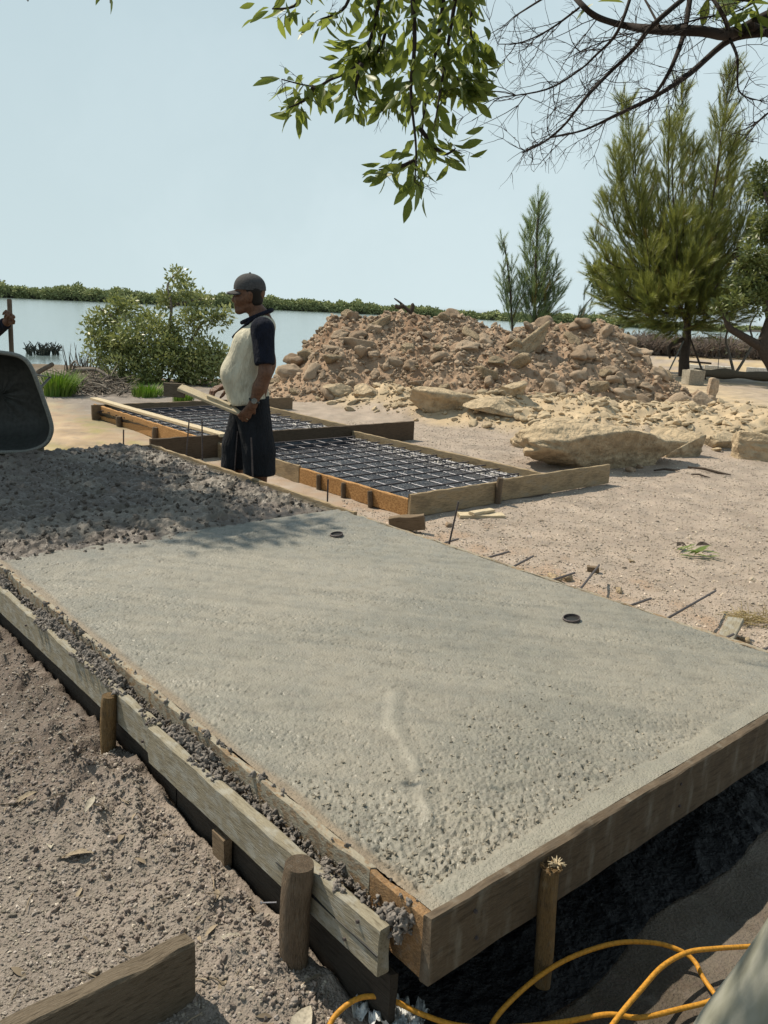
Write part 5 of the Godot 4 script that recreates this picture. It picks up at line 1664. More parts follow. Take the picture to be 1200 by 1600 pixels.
	for pass_ in 8:
		for s in spots:
			if n >= 980:
				break
			var dens := 1.0 if pass_ == 0 else (0.9 if s[0].y > 1.98 and absf(s[0].x - 0.06) < 0.17 else 0.22)
			if rng.randf() > dens:
				continue
			var a := rnd(0, TAU)
			var dir: Vector3 = (s[1] * 0.7 + Vector3(cos(a), rnd(-0.9, 0.2), sin(a)) * 0.95).normalized()
			if s[2]:
				dir = (s[1] + Vector3(rnd(-0.3, 0.3), -0.3, 0)).normalized()
			var q: Vector3 = s[0] + dir * rnd(0.004, 0.02) + Vector3(rnd(-1, 1), rnd(-1, 1), rnd(-1, 1)) * (0.0 if pass_ == 0 else 0.03)
			var bs := turned(dir, rnd(0, TAU)).scaled_local(Vector3.ONE * rnd(0.032, 0.058))
			if n < 285:
				obj("leaf", leaves[n % 8], M.leaf if n % 3 else M.leaf_old, branch, Transform3D(bs, q))
			else:
				pls.append(Transform3D(bs, q))
			n += 1
	many("small_leaves", leaves[2], M.leaf_old, branch, pls)
	# a few leaves of the bough at the top right, and at the edges
	var ts := begin()
	tube(ts, [at(1260, -30, d), at(1180, 2, d), at(1120, -4, d)], [0.008, 0.006, 0.003], 5)
	tube(ts, [at(1180, 2, d), at(1160, 14, d), at(1145, 20, d)], [0.005, 0.004, 0.002], 5)
	var tip := obj("leafy_branch", done(ts), M.bark_dark, o)
	for q in [[1130, 2], [1145, 12], [1160, 5], [1172, 18], [1185, 4], [1190, 22], [1150, 25], [1165, -8], [1195, 10], [1180, 30], [1140, -5], [1120, 5], [930, 4], [1110, -4], [1200, 0], [1158, 15], [1176, 8]]:
		for more in 2:
			obj("leaf", leaves[int(q[0]) % 8], M.leaf if int(q[0]) % 2 else M.leaf_old, tip, Transform3D(turned(Vector3(rnd(-1, 1), rnd(-1, 0.3), rnd(-0.5, 0.5)), rnd(0, 6)).scaled_local(Vector3.ONE * rnd(0.07, 0.12)), at(q[0] + rnd(-9, 9), q[1] + rnd(-9, 5), d + rnd(-0.1, 0.1))))
	# crown over the camera, carried on unseen behind it to darken the foreground
	var lobes := []
	for k in 44:
		lobes.append([S(rnd(-6.5, 1.1), rnd(-3.0, 3.6), rnd(3.0, 4.4)), Vector3(0.85, 0.5, 0.85)])
		while lobes[k][0].distance_to(S(1.1, -0.45, 3.3)) < 1.75 or lobes[k][0].distance_to(S(1.9, -0.6, 4.4)) < 1.6:
			lobes[k][0] = S(rnd(-6.5, 0.6), rnd(-3.0, 3.6), rnd(3.0, 4.4))
	leafy(o, "crown", sprig_mesh(16, 0.2, 0.1, 0.045, 37), lobes, 3600, Color(0.04, 0.07, 0.015), Color(0.1, 0.15, 0.03), 1.0, 0.6)
	var fringe := []
	for k in 9:
		fringe.append([S(rnd(0.7, 1.5), rnd(-1.0, 0.15), rnd(3.3, 3.9)), Vector3(0.3, 0.2, 0.3)])
	leafy(o, "crown_fringe", sprig_mesh(9, 0.14, 0.1, 0.045, 38), fringe, 110, Color(0.05, 0.08, 0.015), Color(0.1, 0.15, 0.03), 1.0, 0.8)
	var lim := begin()
	for k in 9:
		var e: Vector3 = lobes[k * 2][0]
		var s0 := Vector3(1.9, 2.2, -1.2)
		tube(lim, curve_pts([s0, s0.lerp(e, 0.5) + Vector3(0, 0.5, 0), e], 6), Array(range(13)).map(func(i): return lerpf(0.06, 0.012, i / 12.0)), 6)
	for q in [[[-60, -420], [5, -160], [38, -15], [45, 0]], [[120, -400], [155, -170], [170, -20], [172, 5]]]:
		tube(lim, curve_pts([at(q[0][0], q[0][1], 2.6), at(q[1][0], q[1][1], 2.5), at(q[2][0], q[2][1], 2.4), at(q[3][0], q[3][1], 2.4)], 6), Array(range(19)).map(func(i): return lerpf(0.0022, 0.001, i / 18.0)), 4)
	obj("limbs", done(lim), M.bark_smooth, o)
	var corner := begin()
	leaf_shape(corner, Vector3.ZERO, Vector3(0, 1, 0), Vector3(0, 0, 1), 1.0, 0.34, 0.1)
	var lm := done(corner)
	for q in [[172, -8, 0.12, -1.0, 0.055], [165, -22, -0.5, -0.8, 0.06], [36, -10, 0.95, -0.1, 0.055], [48, -18, 0.6, -0.25, 0.05], [160, -32, 0.5, -0.8, 0.06]]:
		obj("leaf", lm, M.leaf_old, o, Transform3D(turned(Vector3(q[2], q[3], 0.1), rnd(0, 6)).scaled_local(Vector3.ONE * q[4]), at(q[0], q[1], 2.4)))

func twig(st: SurfaceTool, from: Vector3, dir: Vector3, length: float, r: float, deeper: int) -> void:
	var d := (dir + Vector3(rnd(-1, 1), rnd(-0.9, 0.9), rnd(-0.6, 0.6))).normalized()
	var pts := [from]
	var rr := [r]
	var p := from
	for k in 5:
		d = (d + Vector3(rnd(-0.35, 0.35), rnd(-0.3, 0.25), rnd(-0.25, 0.25))).normalized()
		p += d * length / 5.0
		pts.append(p)
		rr.append(lerpf(r, r * 0.35, (k + 1) / 5.0))
	tube(st, pts, rr, 4)
	if deeper > 0:
		for k in 2 + rng.randi() % 3:
			twig(st, pts[1 + rng.randi() % 4], d, length * rnd(0.3, 0.6), r * 0.65, deeper - 1)

func build_left_tree() -> void:
	var base := Vector3(-6.6, 0, -6.9)
	var o := thing("leafy_tree", base, "broadleaf tree just beyond the left edge, shading the dark heap and wheelbarrow", "tree")
	var st := begin()
	var c := curve_pts([base, base + Vector3(0.1, 1.2, 0), base + Vector3(0.3, 3.0, -0.2), base + Vector3(0.9, 4.8, -0.8)], 6)
	tube(st, c, Array(range(19)).map(func(i): return lerpf(0.17, 0.07, i / 18.0)), 10, 0.1)
	obj("trunk", done(st), M.bark, o)
	var lobes := []
	for k in 22:
		lobes.append([Vector3(rnd(-6.9, -4.5), rnd(5.0, 6.2), rnd(-9.0, -6.6)), Vector3(0.6, 0.4, 0.6)])
	for k in 4:
		lobes.append([Vector3(rnd(-4.3, -3.5), rnd(5.0, 5.4), rnd(-6.7, -6.1)), Vector3(0.28, 0.2, 0.28)])
	leafy(o, "crown", sprig_mesh(16, 0.2, 0.1, 0.045, 39), lobes, 1500, Color(0.04, 0.07, 0.015), Color(0.1, 0.15, 0.03), 1.0, 0.6)
	var lim := begin()
	for k in 12:
		var e: Vector3 = lobes[k * 2][0]
		var s0: Vector3 = c[12 + k % 6]
		tube(lim, curve_pts([s0, s0.lerp(e, 0.5) + Vector3(0, 0.2, 0), e], 6), Array(range(13)).map(func(i): return lerpf(0.05, 0.012, i / 12.0)), 6)
	obj("limbs", done(lim), M.bark_dark, o)

# ---------------------------------------------------------------- people and the wheelbarrow
func hand_bones(wrist: Vector3, dir: Vector3, palm: Vector3, thumb_side: float, curl: Array) -> Array:
	var d := dir.normalized()
	var s := d.cross(palm).normalized() * thumb_side
	var n := s.cross(d).normalized() * thumb_side
	if n.dot(palm) < 0.0:
		n = -n
	var b := []
	for k in [-0.026, 0.0, 0.024]:
		b.append([wrist + s * k * 0.55, wrist + d * 0.085 + s * k, 0.017, 0.0145])
	var lens := [0.92, 1.05, 1.0, 0.8]
	for f in 4:
		var p: Vector3 = wrist + d * (0.088 - 0.004 * absf(f - 1.2)) + s * (0.032 - 0.0215 * f)
		var dd := d
		for k in 3:
			var ang: float = curl[k]
			dd = (dd * cos(ang) + n.slerp(n, 0.0) * sin(ang)).normalized() if k == 0 else dd.rotated(d.cross(n).normalized(), ang)
			var l: float = [0.044, 0.028, 0.022][k] * lens[f]
			b.append([p, p + dd * l, 0.0095 - 0.0012 * k, 0.0088 - 0.0012 * k])
			p += dd * l
	var t0 := wrist + d * 0.025 + s * 0.03 + n * 0.008
	var t1 := t0 + (d * 0.7 + s * 0.6 + n * 0.35).normalized() * 0.042
	var t2 := t1 + (d * 0.85 + s * 0.1 + n * 0.55).normalized() * 0.032
	var t3 := t2 + (d * 0.8 - s * 0.25 + n * 0.6).normalized() * 0.024
	b.append([t0, t1, 0.014, 0.011])
	b.append([t1, t2, 0.011, 0.0095])
	b.append([t2, t3, 0.0095, 0.008])
	return b

func build_person(o: Node3D, J: Dictionary, look: Dictionary) -> void:
	# joints: local, standing at the origin, looking along -x, left side at +z
	var place := whole(o)
	var W := func(v: Vector3) -> Vector3:
		return place * v
	var body := begin()
	var b := []
	b.append([J.neck0, J.neck1, 0.062, 0.056])
	b.append([J.neck0 + Vector3(-0.01, -0.3, 0), J.neck0, 0.11, 0.07])
	b.append([J.hip, J.neck0 + Vector3(-0.02, -0.28, 0), 0.12, 0.12])
	for s in ["l", "r"]:
		b.append([J["sh" + s], J["el" + s], 0.05, 0.041])
		b.append([J["el" + s], J["wr" + s].lerp(J["el" + s], 0.55), 0.041, 0.042])
		b.append([J["wr" + s].lerp(J["el" + s], 0.55), J["wr" + s], 0.042, 0.026])
		b.append([J["wr" + s], J["wr" + s] + J["hd" + s].normalized() * 0.02, 0.026, 0.023])
		b.append([J["hp" + s], J["kn" + s], 0.085, 0.058])
		b.append([J["kn" + s], J["an" + s].lerp(J["kn" + s], 0.6), 0.054, 0.055])
		b.append([J["an" + s].lerp(J["kn" + s], 0.6), J["an" + s], 0.055, 0.036])
		b.append([J["an" + s], J["an" + s] + Vector3(0, -0.05, 0), 0.036, 0.036])
	skin(body, b, 0.014, 0.012)
	# head: skull, jaw, brow, nose, lips, chin, ears
	var h: Vector3 = J.head
	var hb := [
		[h + Vector3(0.022, 0.028, 0), h + Vector3(-0.012, 0.03, 0), 0.088, 0.08],
		[h + Vector3(0.0, -0.01, 0.022), h + Vector3(-0.045, -0.03, 0.02), 0.062, 0.05],
		[h + Vector3(0.0, -0.01, -0.022), h + Vector3(-0.045, -0.03, -0.02), 0.062, 0.05],
		[h + Vector3(0.01, -0.07, 0.028), h + Vector3(-0.065, -0.105, 0.012), 0.035, 0.024],
		[h + Vector3(0.01, -0.07, -0.028), h + Vector3(-0.065, -0.105, -0.012), 0.035, 0.024],
		[h + Vector3(-0.075, -0.108, -0.01), h + Vector3(-0.075, -0.108, 0.01), 0.02, 0.02],
		[h + Vector3(-0.086, 0.012, 0), h + Vector3(-0.107, -0.035, 0), 0.010, 0.016],
		[h + Vector3(-0.098, -0.038, 0.012), h + Vector3(-0.098, -0.038, -0.012), 0.011, 0.011],
		[h + Vector3(-0.082, 0.02, 0.04), h + Vector3(-0.086, 0.02, -0.04), 0.013, 0.013],
		[h + Vector3(-0.09, -0.066, 0.018), h + Vector3(-0.09, -0.066, -0.018), 0.010, 0.010],
		[h + Vector3(-0.087, -0.082, 0.014), h + Vector3(-0.087, -0.082, -0.014), 0.011, 0.011],
		[h + Vector3(-0.07, -0.03, 0.045), h + Vector3(-0.04, -0.035, 0.055), 0.018, 0.018],
		[h + Vector3(-0.07, -0.03, -0.045), h + Vector3(-0.04, -0.035, -0.055), 0.018, 0.018],
		[J.neck0 + Vector3(0, 0.03, 0), h + Vector3(0.01, -0.06, 0), 0.058, 0.06],
	]
	for s in [-1, 1]:
		hb.append([h + Vector3(0.018, 0.01, 0.082 * s), h + Vector3(0.012, -0.035, 0.078 * s), 0.014, 0.010])
	skin(body, hb, 0.0048, 0.006)
	for s in ["l", "r"]:
		skin(body, hand_bones(J["wr" + s], J["hd" + s], J["pn" + s], J["ts" + s], J["cu" + s]), 0.0042, 0.0035)
	obj("body", done(body), M.skin, o, place)
	# eyes
	for s in [-1, 1]:
		var e := SphereMesh.new()
		e.radius = 0.011
		e.height = 0.022
		e.radial_segments = 12
		e.rings = 6
		obj("eye", e, M.hair, o, place * Transform3D(Basis(), h + Vector3(-0.077, 0.0, 0.03 * s)))
	var hair := begin()
	skin(hair, [[h + Vector3(0.03, 0.03, 0.02), h + Vector3(0.035, -0.03, 0.015), 0.072, 0.058], [h + Vector3(0.03, 0.03, -0.02), h + Vector3(0.035, -0.03, -0.015), 0.072, 0.058], [h + Vector3(0.01, 0.05, 0.0), h + Vector3(0.01, 0.03, 0.0), 0.09, 0.085]], 0.007, 0.006, [[h + Vector3(0.005, 0.0, 0), Vector3(-1, -0.5, 0).normalized(), 0.4], [h + Vector3(0, 0.05, 0), Vector3(0, 1, 0), 0.4]])
	obj("hair", done(hair), M.hair, o, place)
	# shirt
	var shirt := begin()
	var t := []
	for s in [-1, 1]:
		var z := Vector3(0, 0, 0.08 * s)
		t.append([J.hip + Vector3(0.01, -0.05, 0.02 * s) + z, J.belly + z, 0.13, 0.132])
		t.append([J.belly + z, J.chest + z * 1.1, 0.132, 0.12])
		t.append([J.chest + z * 1.1, J.neck0 + Vector3(0.02, -0.045, 0.05 * s), 0.122, 0.068])
		t.append([J.neck0 + Vector3(0.01, -0.03, 0.045 * s), J["shl" if s > 0 else "shr"] + Vector3(0, -0.02, -0.02 * s), 0.062, 0.066])
	skin(shirt, t, 0.014, 0.018, [[J.hip + Vector3(0, -0.055, 0), Vector3(0.12, -1, 0).normalized(), 0.45], [J.neck0 + Vector3(-0.01, 0.03, 0), Vector3(-0.35, 1, 0).normalized(), 0.16]])
	obj("shirt", done(shirt), look.shirt, o, place)
	for s in ["l", "r"]:
		var sl := begin()
		var e: Vector3 = J["sh" + s].lerp(J["el" + s], look.sleeve)
		var bones := [[J["sh" + s] + Vector3(-0.005, 0.0, -0.012 if s == "l" else 0.012), e, 0.079, 0.07]]
		var d: Vector3 = (J["el" + s] - J["sh" + s]).normalized()
		if look.long:
			bones = [[J["sh" + s], J["el" + s], 0.078, 0.06], [J["el" + s], J["wr" + s], 0.06, 0.045]]
			e = J["wr" + s]
			d = (J["wr" + s] - J["el" + s]).normalized()
		bones.append([J["sh" + s] + Vector3(0.0, 0.0, 0.0), J["sh" + s].lerp(J.neck0, 0.35), 0.072, 0.055])
		skin(sl, bones, 0.012, 0.012, [[e, d, 0.13]])
		obj("sleeve", done(sl), look.sleeves, o, place)
	# shorts or trousers
	var pants := begin()
	var pb := []
	for s in ["l", "r"]:
		pb.append([J["hp" + s] + Vector3(0, 0.03, 0), J["kn" + s] + Vector3(0.01, 0, 0), 0.125, 0.112])
		pb.append([J["kn" + s] + Vector3(0.01, 0, 0), J["kn" + s].lerp(J["an" + s], look.hem), 0.112, 0.115])
	pb.append([J.hip + Vector3(0.0, 0.02, 0.05), J.hip + Vector3(0, -0.06, 0.05), 0.125, 0.125])
	pb.append([J.hip + Vector3(0.0, 0.02, -0.05), J.hip + Vector3(0, -0.06, -0.05), 0.125, 0.125])
	skin(pants, pb, 0.013, 0.012, [[J["knl"].lerp(J["anl"], look.hem), Vector3(0, -1, 0), 0.2], [J["knr"].lerp(J["anr"], look.hem), Vector3(0, -1, 0), 0.2], [J.hip + Vector3(0, -0.01, 0), Vector3(0, 1, 0), 0.3]])
	obj("trousers" if look.long else "shorts", done(pants), look.pants, o, place)
	for s in ["l", "r"]:
		var bt := begin()
		var a: Vector3 = J["an" + s]
		skin(bt, [[a + Vector3(0.02, -0.045, 0), a + Vector3(-0.15, -0.062, 0), 0.042, 0.034], [a + Vector3(0.01, 0.03, 0), a + Vector3(0.01, -0.04, 0), 0.046, 0.044]], 0.011, 0.01, [[Vector3(a.x, a.y - 0.09, a.z), Vector3(0, -1, 0), 0.4]])
		obj("boot", done(bt), M.blackish, o, place)
	# cap: a crown of panels, a curved peak, a band
	if look.has("cap"):
		var c := begin()
		var rings := []
		for i in 11:
			var th := PI * 0.5 * i / 10.0
			var ring := []
			for k in 36:
				var a := TAU * k / 36
				var seam := 1.0 - 0.012 * pow(absf(cos(a * 3.0)), 24.0)
				ring.append(h + Vector3(0.004, 0.035, 0) + Vector3(cos(a) * 0.112 * sin(th + 0.001) * seam, 0.112 * pow(cos(th), 0.8) * seam, sin(a) * 0.098 * sin(th + 0.001) * seam))
			rings.append(ring)
		c.set_smooth_group(1)
		for i in 10:
			for k in 36:
				quad(c, rings[i][k], rings[i][(k + 1) % 36], rings[i + 1][(k + 1) % 36], rings[i + 1][k])
		var cap := obj("cap", done(c), look.cap, o, place)
		var pk := begin()
		for side in [0.0, 0.008]:
			for i in 8:
				for k in 16:
					var q := []
					for e in [[i, k], [i + 1, k], [i + 1, k + 1], [i, k + 1]]:
						var f: float = e[0] / 8.0
						var g: float = (e[1] / 16.0 - 0.5) * 2.0
						var reach := 0.074 * sqrt(maxf(0.0, 1.0 - pow(absf(g), 2.6)))
						q.append(h + Vector3(-0.098 * sqrt(1.0 - g * g * 0.72) - f * reach + 0.012, 0.036 - side - 0.3 * f * reach - 0.026 * g * g, g * 0.088))
					pk.set_smooth_group(int(side * 1000.0) + 1)
					quad(pk, q[0], q[1], q[2], q[3])
		obj("peak", done(pk), look.cap, cap, place)
		var bn := SphereMesh.new()
		bn.radius = 0.008
		bn.height = 0.012
		obj("button", bn, look.cap, cap, place * Transform3D(Basis(), h + Vector3(0.004, 0.148, 0)))

func build_people() -> void:
	var o := thing("person", Vector3(-1.0, 0.0, -5.93), "man in grey cap, cream shirt and dark shorts standing behind the slab, timber in hand", "person")
	var J := {
		hip = Vector3(0.0, 0.84, 0), belly = Vector3(-0.04, 0.99, 0), chest = Vector3(0.035, 1.19, 0), neck0 = Vector3(0.085, 1.36, 0), neck1 = Vector3(0.03, 1.45, 0), head = Vector3(0.0, 1.525, 0),
		shl = Vector3(0.125, 1.305, 0.185), ell = Vector3(0.155, 1.02, 0.25), wrl = Vector3(0.068, 0.795, 0.245), hdl = Vector3(-0.55, -0.8, -0.08), pnl = Vector3(-0.35, 0.15, -0.9), tsl = 1.0, cul = [0.35, 1.0, 0.8],
		shr = Vector3(0.07, 1.305, -0.185), elr = Vector3(0.05, 1.03, -0.27), wrr = Vector3(-0.16, 0.895, -0.06), hdr = Vector3(-0.75, -0.25, 0.6), pnr = Vector3(-0.2, -0.95, 0.1), tsr = 1.0, cur = [0.2, 0.7, 0.6],
		hpl = Vector3(0.03, 0.80, 0.09), knl = Vector3(0.085, 0.46, 0.11), anl = Vector3(0.12, 0.095, 0.12), hpr = Vector3(0.01, 0.80, -0.09), knr = Vector3(-0.10, 0.46, -0.1), anr = Vector3(-0.11, 0.095, -0.11),
	}
	build_person(o, J, {shirt = M.shirt, sleeves = M.navy, sleeve = 0.82, long = false, pants = M.shorts, hem = 0.46, cap = M.cap})
	var place := whole(o)
	# dark collar and a band slung round the neck, watch, shirt stain
	var cl := begin()
	var ring := []
	for k in 25:
		var a := TAU * k / 24.0
		ring.append(Vector3(0.055, 1.385, 0) + Vector3(cos(a) * 0.105, cos(a) * 0.048, sin(a) * 0.088))
	tube(cl, ring, Array(range(25)).map(func(_i): return 0.014), 7)
	obj("collar", done(cl), M.navy, o, place)
	cl = begin()
	ring = []
	for k in 25:
		var a := TAU * k / 24.0
		ring.append(Vector3(0.02, 1.35, 0) + Vector3(cos(a) * 0.13, cos(a) * 0.085 - 0.03 * maxf(0.0, -cos(a)), sin(a) * 0.1))
	tube(cl, ring, Array(range(25)).map(func(_i): return 0.010), 7)
	obj("neck_band", done(cl), M.navy, o, place)
	var wt := begin()
	var axis: Vector3 = (J.wrl - J.ell).normalized()
	var wc: Vector3 = J.wrl - axis * 0.035
	ring = []
	var px_ := axis.cross(Vector3(0, 0, 1)).normalized()
	var pz := axis.cross(px_)
	for k in 17:
		var a := TAU * k / 16.0
		ring.append(wc + (px_ * cos(a) + pz * sin(a)) * 0.033)
	tube(wt, ring, Array(range(17)).map(func(_i): return 0.008), 6)
	var watch := obj("watch", done(wt), M.blackish, o, place)
	var face := CylinderMesh.new()
	face.top_radius = 0.018
	face.bottom_radius = 0.02
	face.height = 0.012
	obj("watch_face", face, M.rim, watch, place * Transform3D(turned(Vector3(-0.15, 0.1, 1)), wc + Vector3(0.005, 0.002, 0.036)))
	# the timber float he holds
	var fl := thing("timber_float", place * Vector3(-0.2, 0.78, 0.16), "pale board with a brown block at its far end, held across the man's thighs", "timber tool")
	var a0: Vector3 = place * Vector3(0.045, 0.705, 0.2)
	var a1: Vector3 = place * Vector3(-0.46, 0.872, 0.115)
	var up := Vector3(0.25, 0.8, 0.42)
	board("board", fl, a0, a1, 0.022, 0.075, M.board_pale, 81, 0.001, 0.0, up)
	var dirn := (a1 - a0).normalized()
	board("block", fl, a1 - dirn * 0.03 + Vector3(0, -0.055, -0.03), a1 + dirn * 0.13 + Vector3(0, -0.105, -0.03), 0.1, 0.022, M.board_old, 82, 0.002)
	board("handle", fl, a0.lerp(a1, 0.28) + Vector3(0, 0.02, 0.0), a0.lerp(a1, 0.6) + Vector3(0, 0.02, 0.0), 0.022, 0.03, M.board_pale, 83, 0.002, 0.0, up)
	# the second worker: only a sleeve and fists show at the left edge
	var o2 := thing("person", Vector3(-3.72, 0.0, -6.98), "worker in dark blue sleeve at left edge, fist closed on an upright tool handle", "person")
	o2.rotation.y = PI / 2
	var hand_l := Vector3(-0.24, 1.235, 0.655)
	var J2 := {
		hip = Vector3(0.0, 0.84, 0), belly = Vector3(-0.01, 0.99, 0), chest = Vector3(0.0, 1.19, 0), neck0 = Vector3(0.03, 1.38, 0), neck1 = Vector3(0.0, 1.46, 0), head = Vector3(-0.02, 1.54, 0),
		shl = Vector3(0.02, 1.33, 0.19), ell = Vector3(-0.08, 1.1, 0.41), wrl = hand_l, hdl = Vector3(-0.25, 0.65, 0.5), pnl = Vector3(-0.9, -0.3, -0.2), tsl = 1.0, cul = [0.9, 1.2, 0.9],
		shr = Vector3(0.02, 1.33, -0.19), elr = Vector3(-0.16, 1.1, -0.27), wrr = Vector3(-0.46, 1.245, -0.2), hdr = Vector3(-0.5, 0.85, 0.0), pnr = Vector3(-0.85, -0.5, 0.0), tsr = -1.0, cur = [0.9, 1.2, 0.9],
		hpl = Vector3(0.0, 0.82, 0.09), knl = Vector3(-0.03, 0.46, 0.11), anl = Vector3(0.02, 0.095, 0.12), hpr = Vector3(0.0, 0.82, -0.09), knr = Vector3(-0.03, 0.46, -0.1), anr = Vector3(0.0, 0.095, -0.11),
	}
	build_person(o2, J2, {shirt = M.navy, sleeves = M.navy, sleeve = 0.8, long = true, pants = M.shorts, hem = 0.9})

func build_wheelbarrow() -> void:
	var mid := at(-24, 629, 6.25)
	var o := thing("wheelbarrow", Vector3(mid.x, 0, mid.z), "dark wheelbarrow tipped up on its nose at the left edge, empty tray towards us", "wheelbarrow")
	var half := [[0, -88], [30, -87], [60, -82], [75, -66], [84, -35], [91, -5], [98, 30], [97, 50], [86, 70], [62, 83], [30, 87], [0, 88]]
	var outline := []
	for q in half:
		outline.append(Vector2(q[0], q[1]))
	for i in range(half.size() - 2, 0, -1):
		outline.append(Vector2(-half[i][0], half[i][1]))
	var pts := []
	for q in outline:
		pts.append(Vector3(q.x * 0.00485, -q.y * 0.0044, 0.0))
	pts.append(pts[0])
	var closed := []
	for i in pts.size() - 1:
		for s in 4:
			closed.append(pts[i].cubic_interpolate(pts[i + 1], pts[(i - 1 + pts.size() - 1) % (pts.size() - 1)], pts[(i + 2) % (pts.size() - 1)], s / 4.0))
	var frame := Transform3D(Basis.from_euler(Vector3(0.12, 0.06, 0.0)), mid)
	var n := closed.size()
	var st := begin()
	var prof := [[1.0, 0.0], [0.965, -0.02], [0.93, -0.09], [0.84, -0.2], [0.72, -0.28], [0.5, -0.315], [0.2, -0.32], [0.0, -0.32]]
	st.set_smooth_group(1)
	for k in prof.size() - 1:
		for i in n:
			var q := []
			for e in [[k, i], [k, (i + 1) % n], [k + 1, (i + 1) % n], [k + 1, i]]:
				var pr: Array = prof[e[0]]
				var c: Vector3 = closed[e[1]]
				q.append(Vector3(c.x * pr[0], c.y * pr[0] + 0.04 * pr[1], pr[1] + 0.004 * n_a.get_noise_2d(c.x * 500.0, c.y * 500.0)))
			quad(st, q[0], q[1], q[2], q[3])
	obj("tray", done(st), M.tray, o, frame)
	st = begin()
	var loop := closed.duplicate()
	loop.append(closed[0])
	loop.append(closed[1])
	var rr := []
	for i in loop.size():
		rr.append(0.016)
	tube(st, loop, rr, 8)
	obj("rim", done(st), M.rim, o, frame)
	# handles, legs and the wheel behind the tray
	for s in [-1, 1]:
		st = begin()
		var top := Vector3(mid.x + s * 0.2, 0.9, mid.z - 0.8)
		tube(st, curve_pts([Vector3(mid.x + s * 0.07, 0.2, mid.z - 0.42), Vector3(mid.x + s * 0.15, 0.75, mid.z - 0.42), top], 6), Array(range(13)).map(func(_i): return 0.019), 9)
		obj("handle", done(st), M.stake, o)
		st = begin()
		tube(st, [Vector3(mid.x + s * 0.17, 0.85, mid.z - 0.4), Vector3(mid.x + s * 0.2, 0.8, mid.z - 0.75), Vector3(mid.x + s * 0.17, 0.65, mid.z - 0.4)], [0.014, 0.014, 0.014], 7)
		obj("leg", done(st), M.rim, o)
	var grip := at(14.5, 467, 6.72)
	var tool := thing("shovel", Vector3(grip.x, 0, grip.z), "upright wooden tool handle held in a fist behind the tipped wheelbarrow", "shovel")
	st = begin()
	tube(st, [Vector3(grip.x - 0.02, 0.3, grip.z), Vector3(grip.x - 0.01, 0.8, grip.z), grip - Vector3(0, 0.01, 0), grip], [0.018, 0.019, 0.019, 0.015], 10)
	obj("handle", done(st), M.stake, tool)
	board("blade", tool, Vector3(grip.x - 0.02, 0.0, grip.z), Vector3(grip.x - 0.02, 0.32, grip.z), 0.24, 0.008, M.rim, 88, 0.001, 0.0, Vector3.RIGHT)
	var ty := TorusMesh.new()
	ty.inner_radius = 0.11
	ty.outer_radius = 0.19
	var wt := Transform3D(Basis(Vector3(0, 0, 1), PI / 2), Vector3(mid.x, 0.19, mid.z - 0.38))
	var wheel := obj("wheel", ty, M.blackish, o, wt)
	var hub := CylinderMesh.new()
	hub.top_radius = 0.115
	hub.bottom_radius = 0.115
	hub.height = 0.04
	obj("hub", hub, M.rim, wheel, wt)

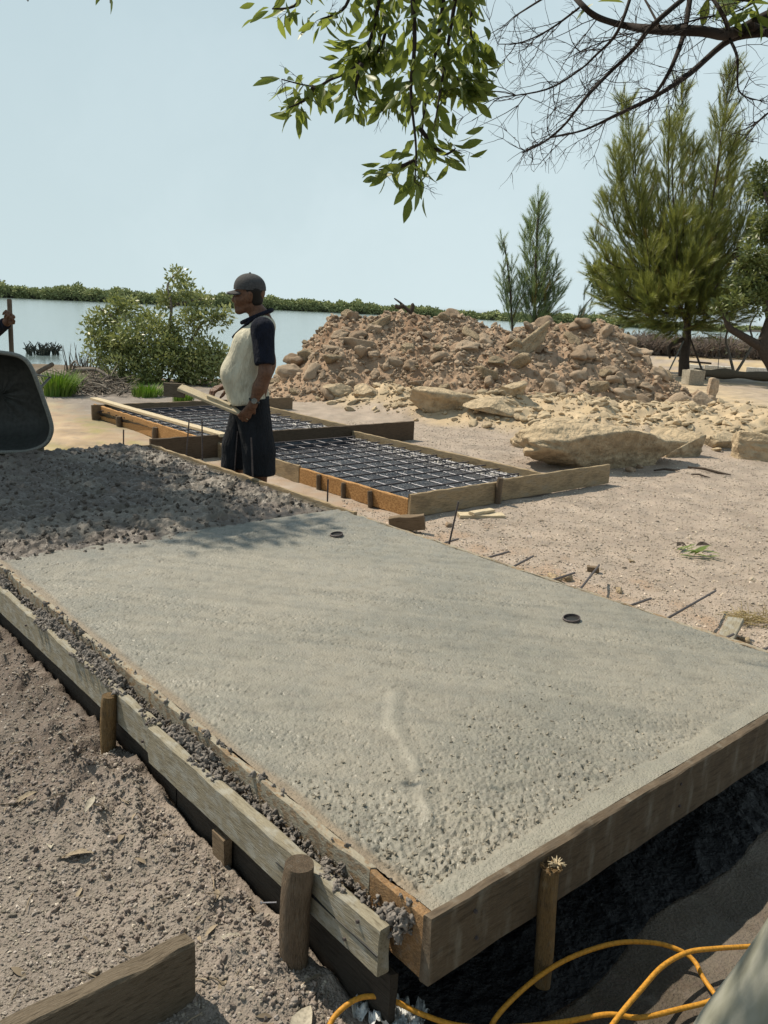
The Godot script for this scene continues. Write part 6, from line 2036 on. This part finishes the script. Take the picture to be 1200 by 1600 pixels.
# ---------------------------------------------------------------- the scene
func _ready() -> void:
	var cam := Camera3D.new()
	cam.name = "camera"
	cam.fov = 63.21
	cam.near = 0.05
	cam.far = 3000.0
	add_child(cam, true)
	cam.transform = Transform3D(view_basis.orthonormalized(), EYE)
	cam.current = true
	var sky_mat := ProceduralSkyMaterial.new()
	sky_mat.sky_top_color = lin(0.28, 0.41, 0.52)
	sky_mat.sky_horizon_color = lin(0.55, 0.665, 0.69)
	sky_mat.sky_curve = 0.7
	sky_mat.ground_bottom_color = lin(0.2, 0.19, 0.17)
	sky_mat.ground_horizon_color = lin(0.5, 0.64, 0.68)
	sky_mat.sun_angle_max = 1.0
	var veil := NoiseTexture2D.new()
	veil.width = 1024
	veil.height = 512
	veil.seamless = true
	var vn := FastNoiseLite.new()
	vn.noise_type = FastNoiseLite.TYPE_SIMPLEX_SMOOTH
	vn.frequency = 0.006
	vn.fractal_octaves = 5
	vn.domain_warp_enabled = true
	vn.domain_warp_amplitude = 40.0
	vn.seed = 77
	veil.noise = vn
	var vg := Gradient.new()
	vg.offsets = PackedFloat32Array([0.0, 0.4, 1.0])
	vg.colors = PackedColorArray([Color(1, 1, 1, 0.0), Color(1, 1, 1, 0.01), Color(1, 1, 1, 0.1)])
	veil.color_ramp = vg
	sky_mat.sky_cover = veil
	var sky := Sky.new()
	sky.sky_material = sky_mat
	var env := Environment.new()
	env.background_mode = Environment.BG_SKY
	env.sky = sky
	env.tonemap_mode = Environment.TONE_MAPPER_LINEAR
	env.tonemap_exposure = 1.12
	env.sdfgi_enabled = true
	env.ssao_enabled = true
	env.ssil_enabled = true
	var we := WorldEnvironment.new()
	we.name = "world_environment"
	we.environment = env
	add_child(we, true)
	var sun := DirectionalLight3D.new()
	sun.name = "sun"
	sun.light_energy = 1.6
	sun.light_color = Color(1.0, 0.955, 0.87)
	sun.light_angular_distance = 0.5
	sun.shadow_enabled = true
	add_child(sun, true)
	var el := deg_to_rad(55.0)
	sun.transform.basis = Basis.looking_at(Vector3(cos(el) * 0.838, -sin(el), cos(el) * 0.545).normalized(), Vector3.UP)

	rng.seed = 20240611
	n_a.noise_type = FastNoiseLite.TYPE_SIMPLEX_SMOOTH
	n_a.frequency = 0.01
	n_a.fractal_type = FastNoiseLite.FRACTAL_NONE
	n_a.seed = 4
	n_b.noise_type = FastNoiseLite.TYPE_SIMPLEX_SMOOTH
	n_b.frequency = 0.01
	n_b.fractal_octaves = 4
	n_b.seed = 9
	n_cell.noise_type = FastNoiseLite.TYPE_CELLULAR
	n_cell.frequency = 0.01
	n_cell.fractal_type = FastNoiseLite.FRACTAL_NONE
	n_cell.cellular_return_type = FastNoiseLite.RETURN_DISTANCE
	n_cell.seed = 12
	n_ridge.noise_type = FastNoiseLite.TYPE_SIMPLEX_SMOOTH
	n_ridge.frequency = 0.01
	n_ridge.fractal_type = FastNoiseLite.FRACTAL_RIDGED
	n_ridge.fractal_octaves = 4
	n_ridge.seed = 15
	make_materials()
	var t0 := Time.get_ticks_msec()
	for step in [build_ground, build_far_shore, build_slab, build_slab_form, build_pad_forms, build_pile, build_boulders, build_trees, build_bush, build_shade_tree, build_left_tree, build_people, build_wheelbarrow, build_rods, build_scraps, build_cord, scatter_litter, scatter_ground]:
		step.call()
		print(step.get_method(), " ", Time.get_ticks_msec() - t0)
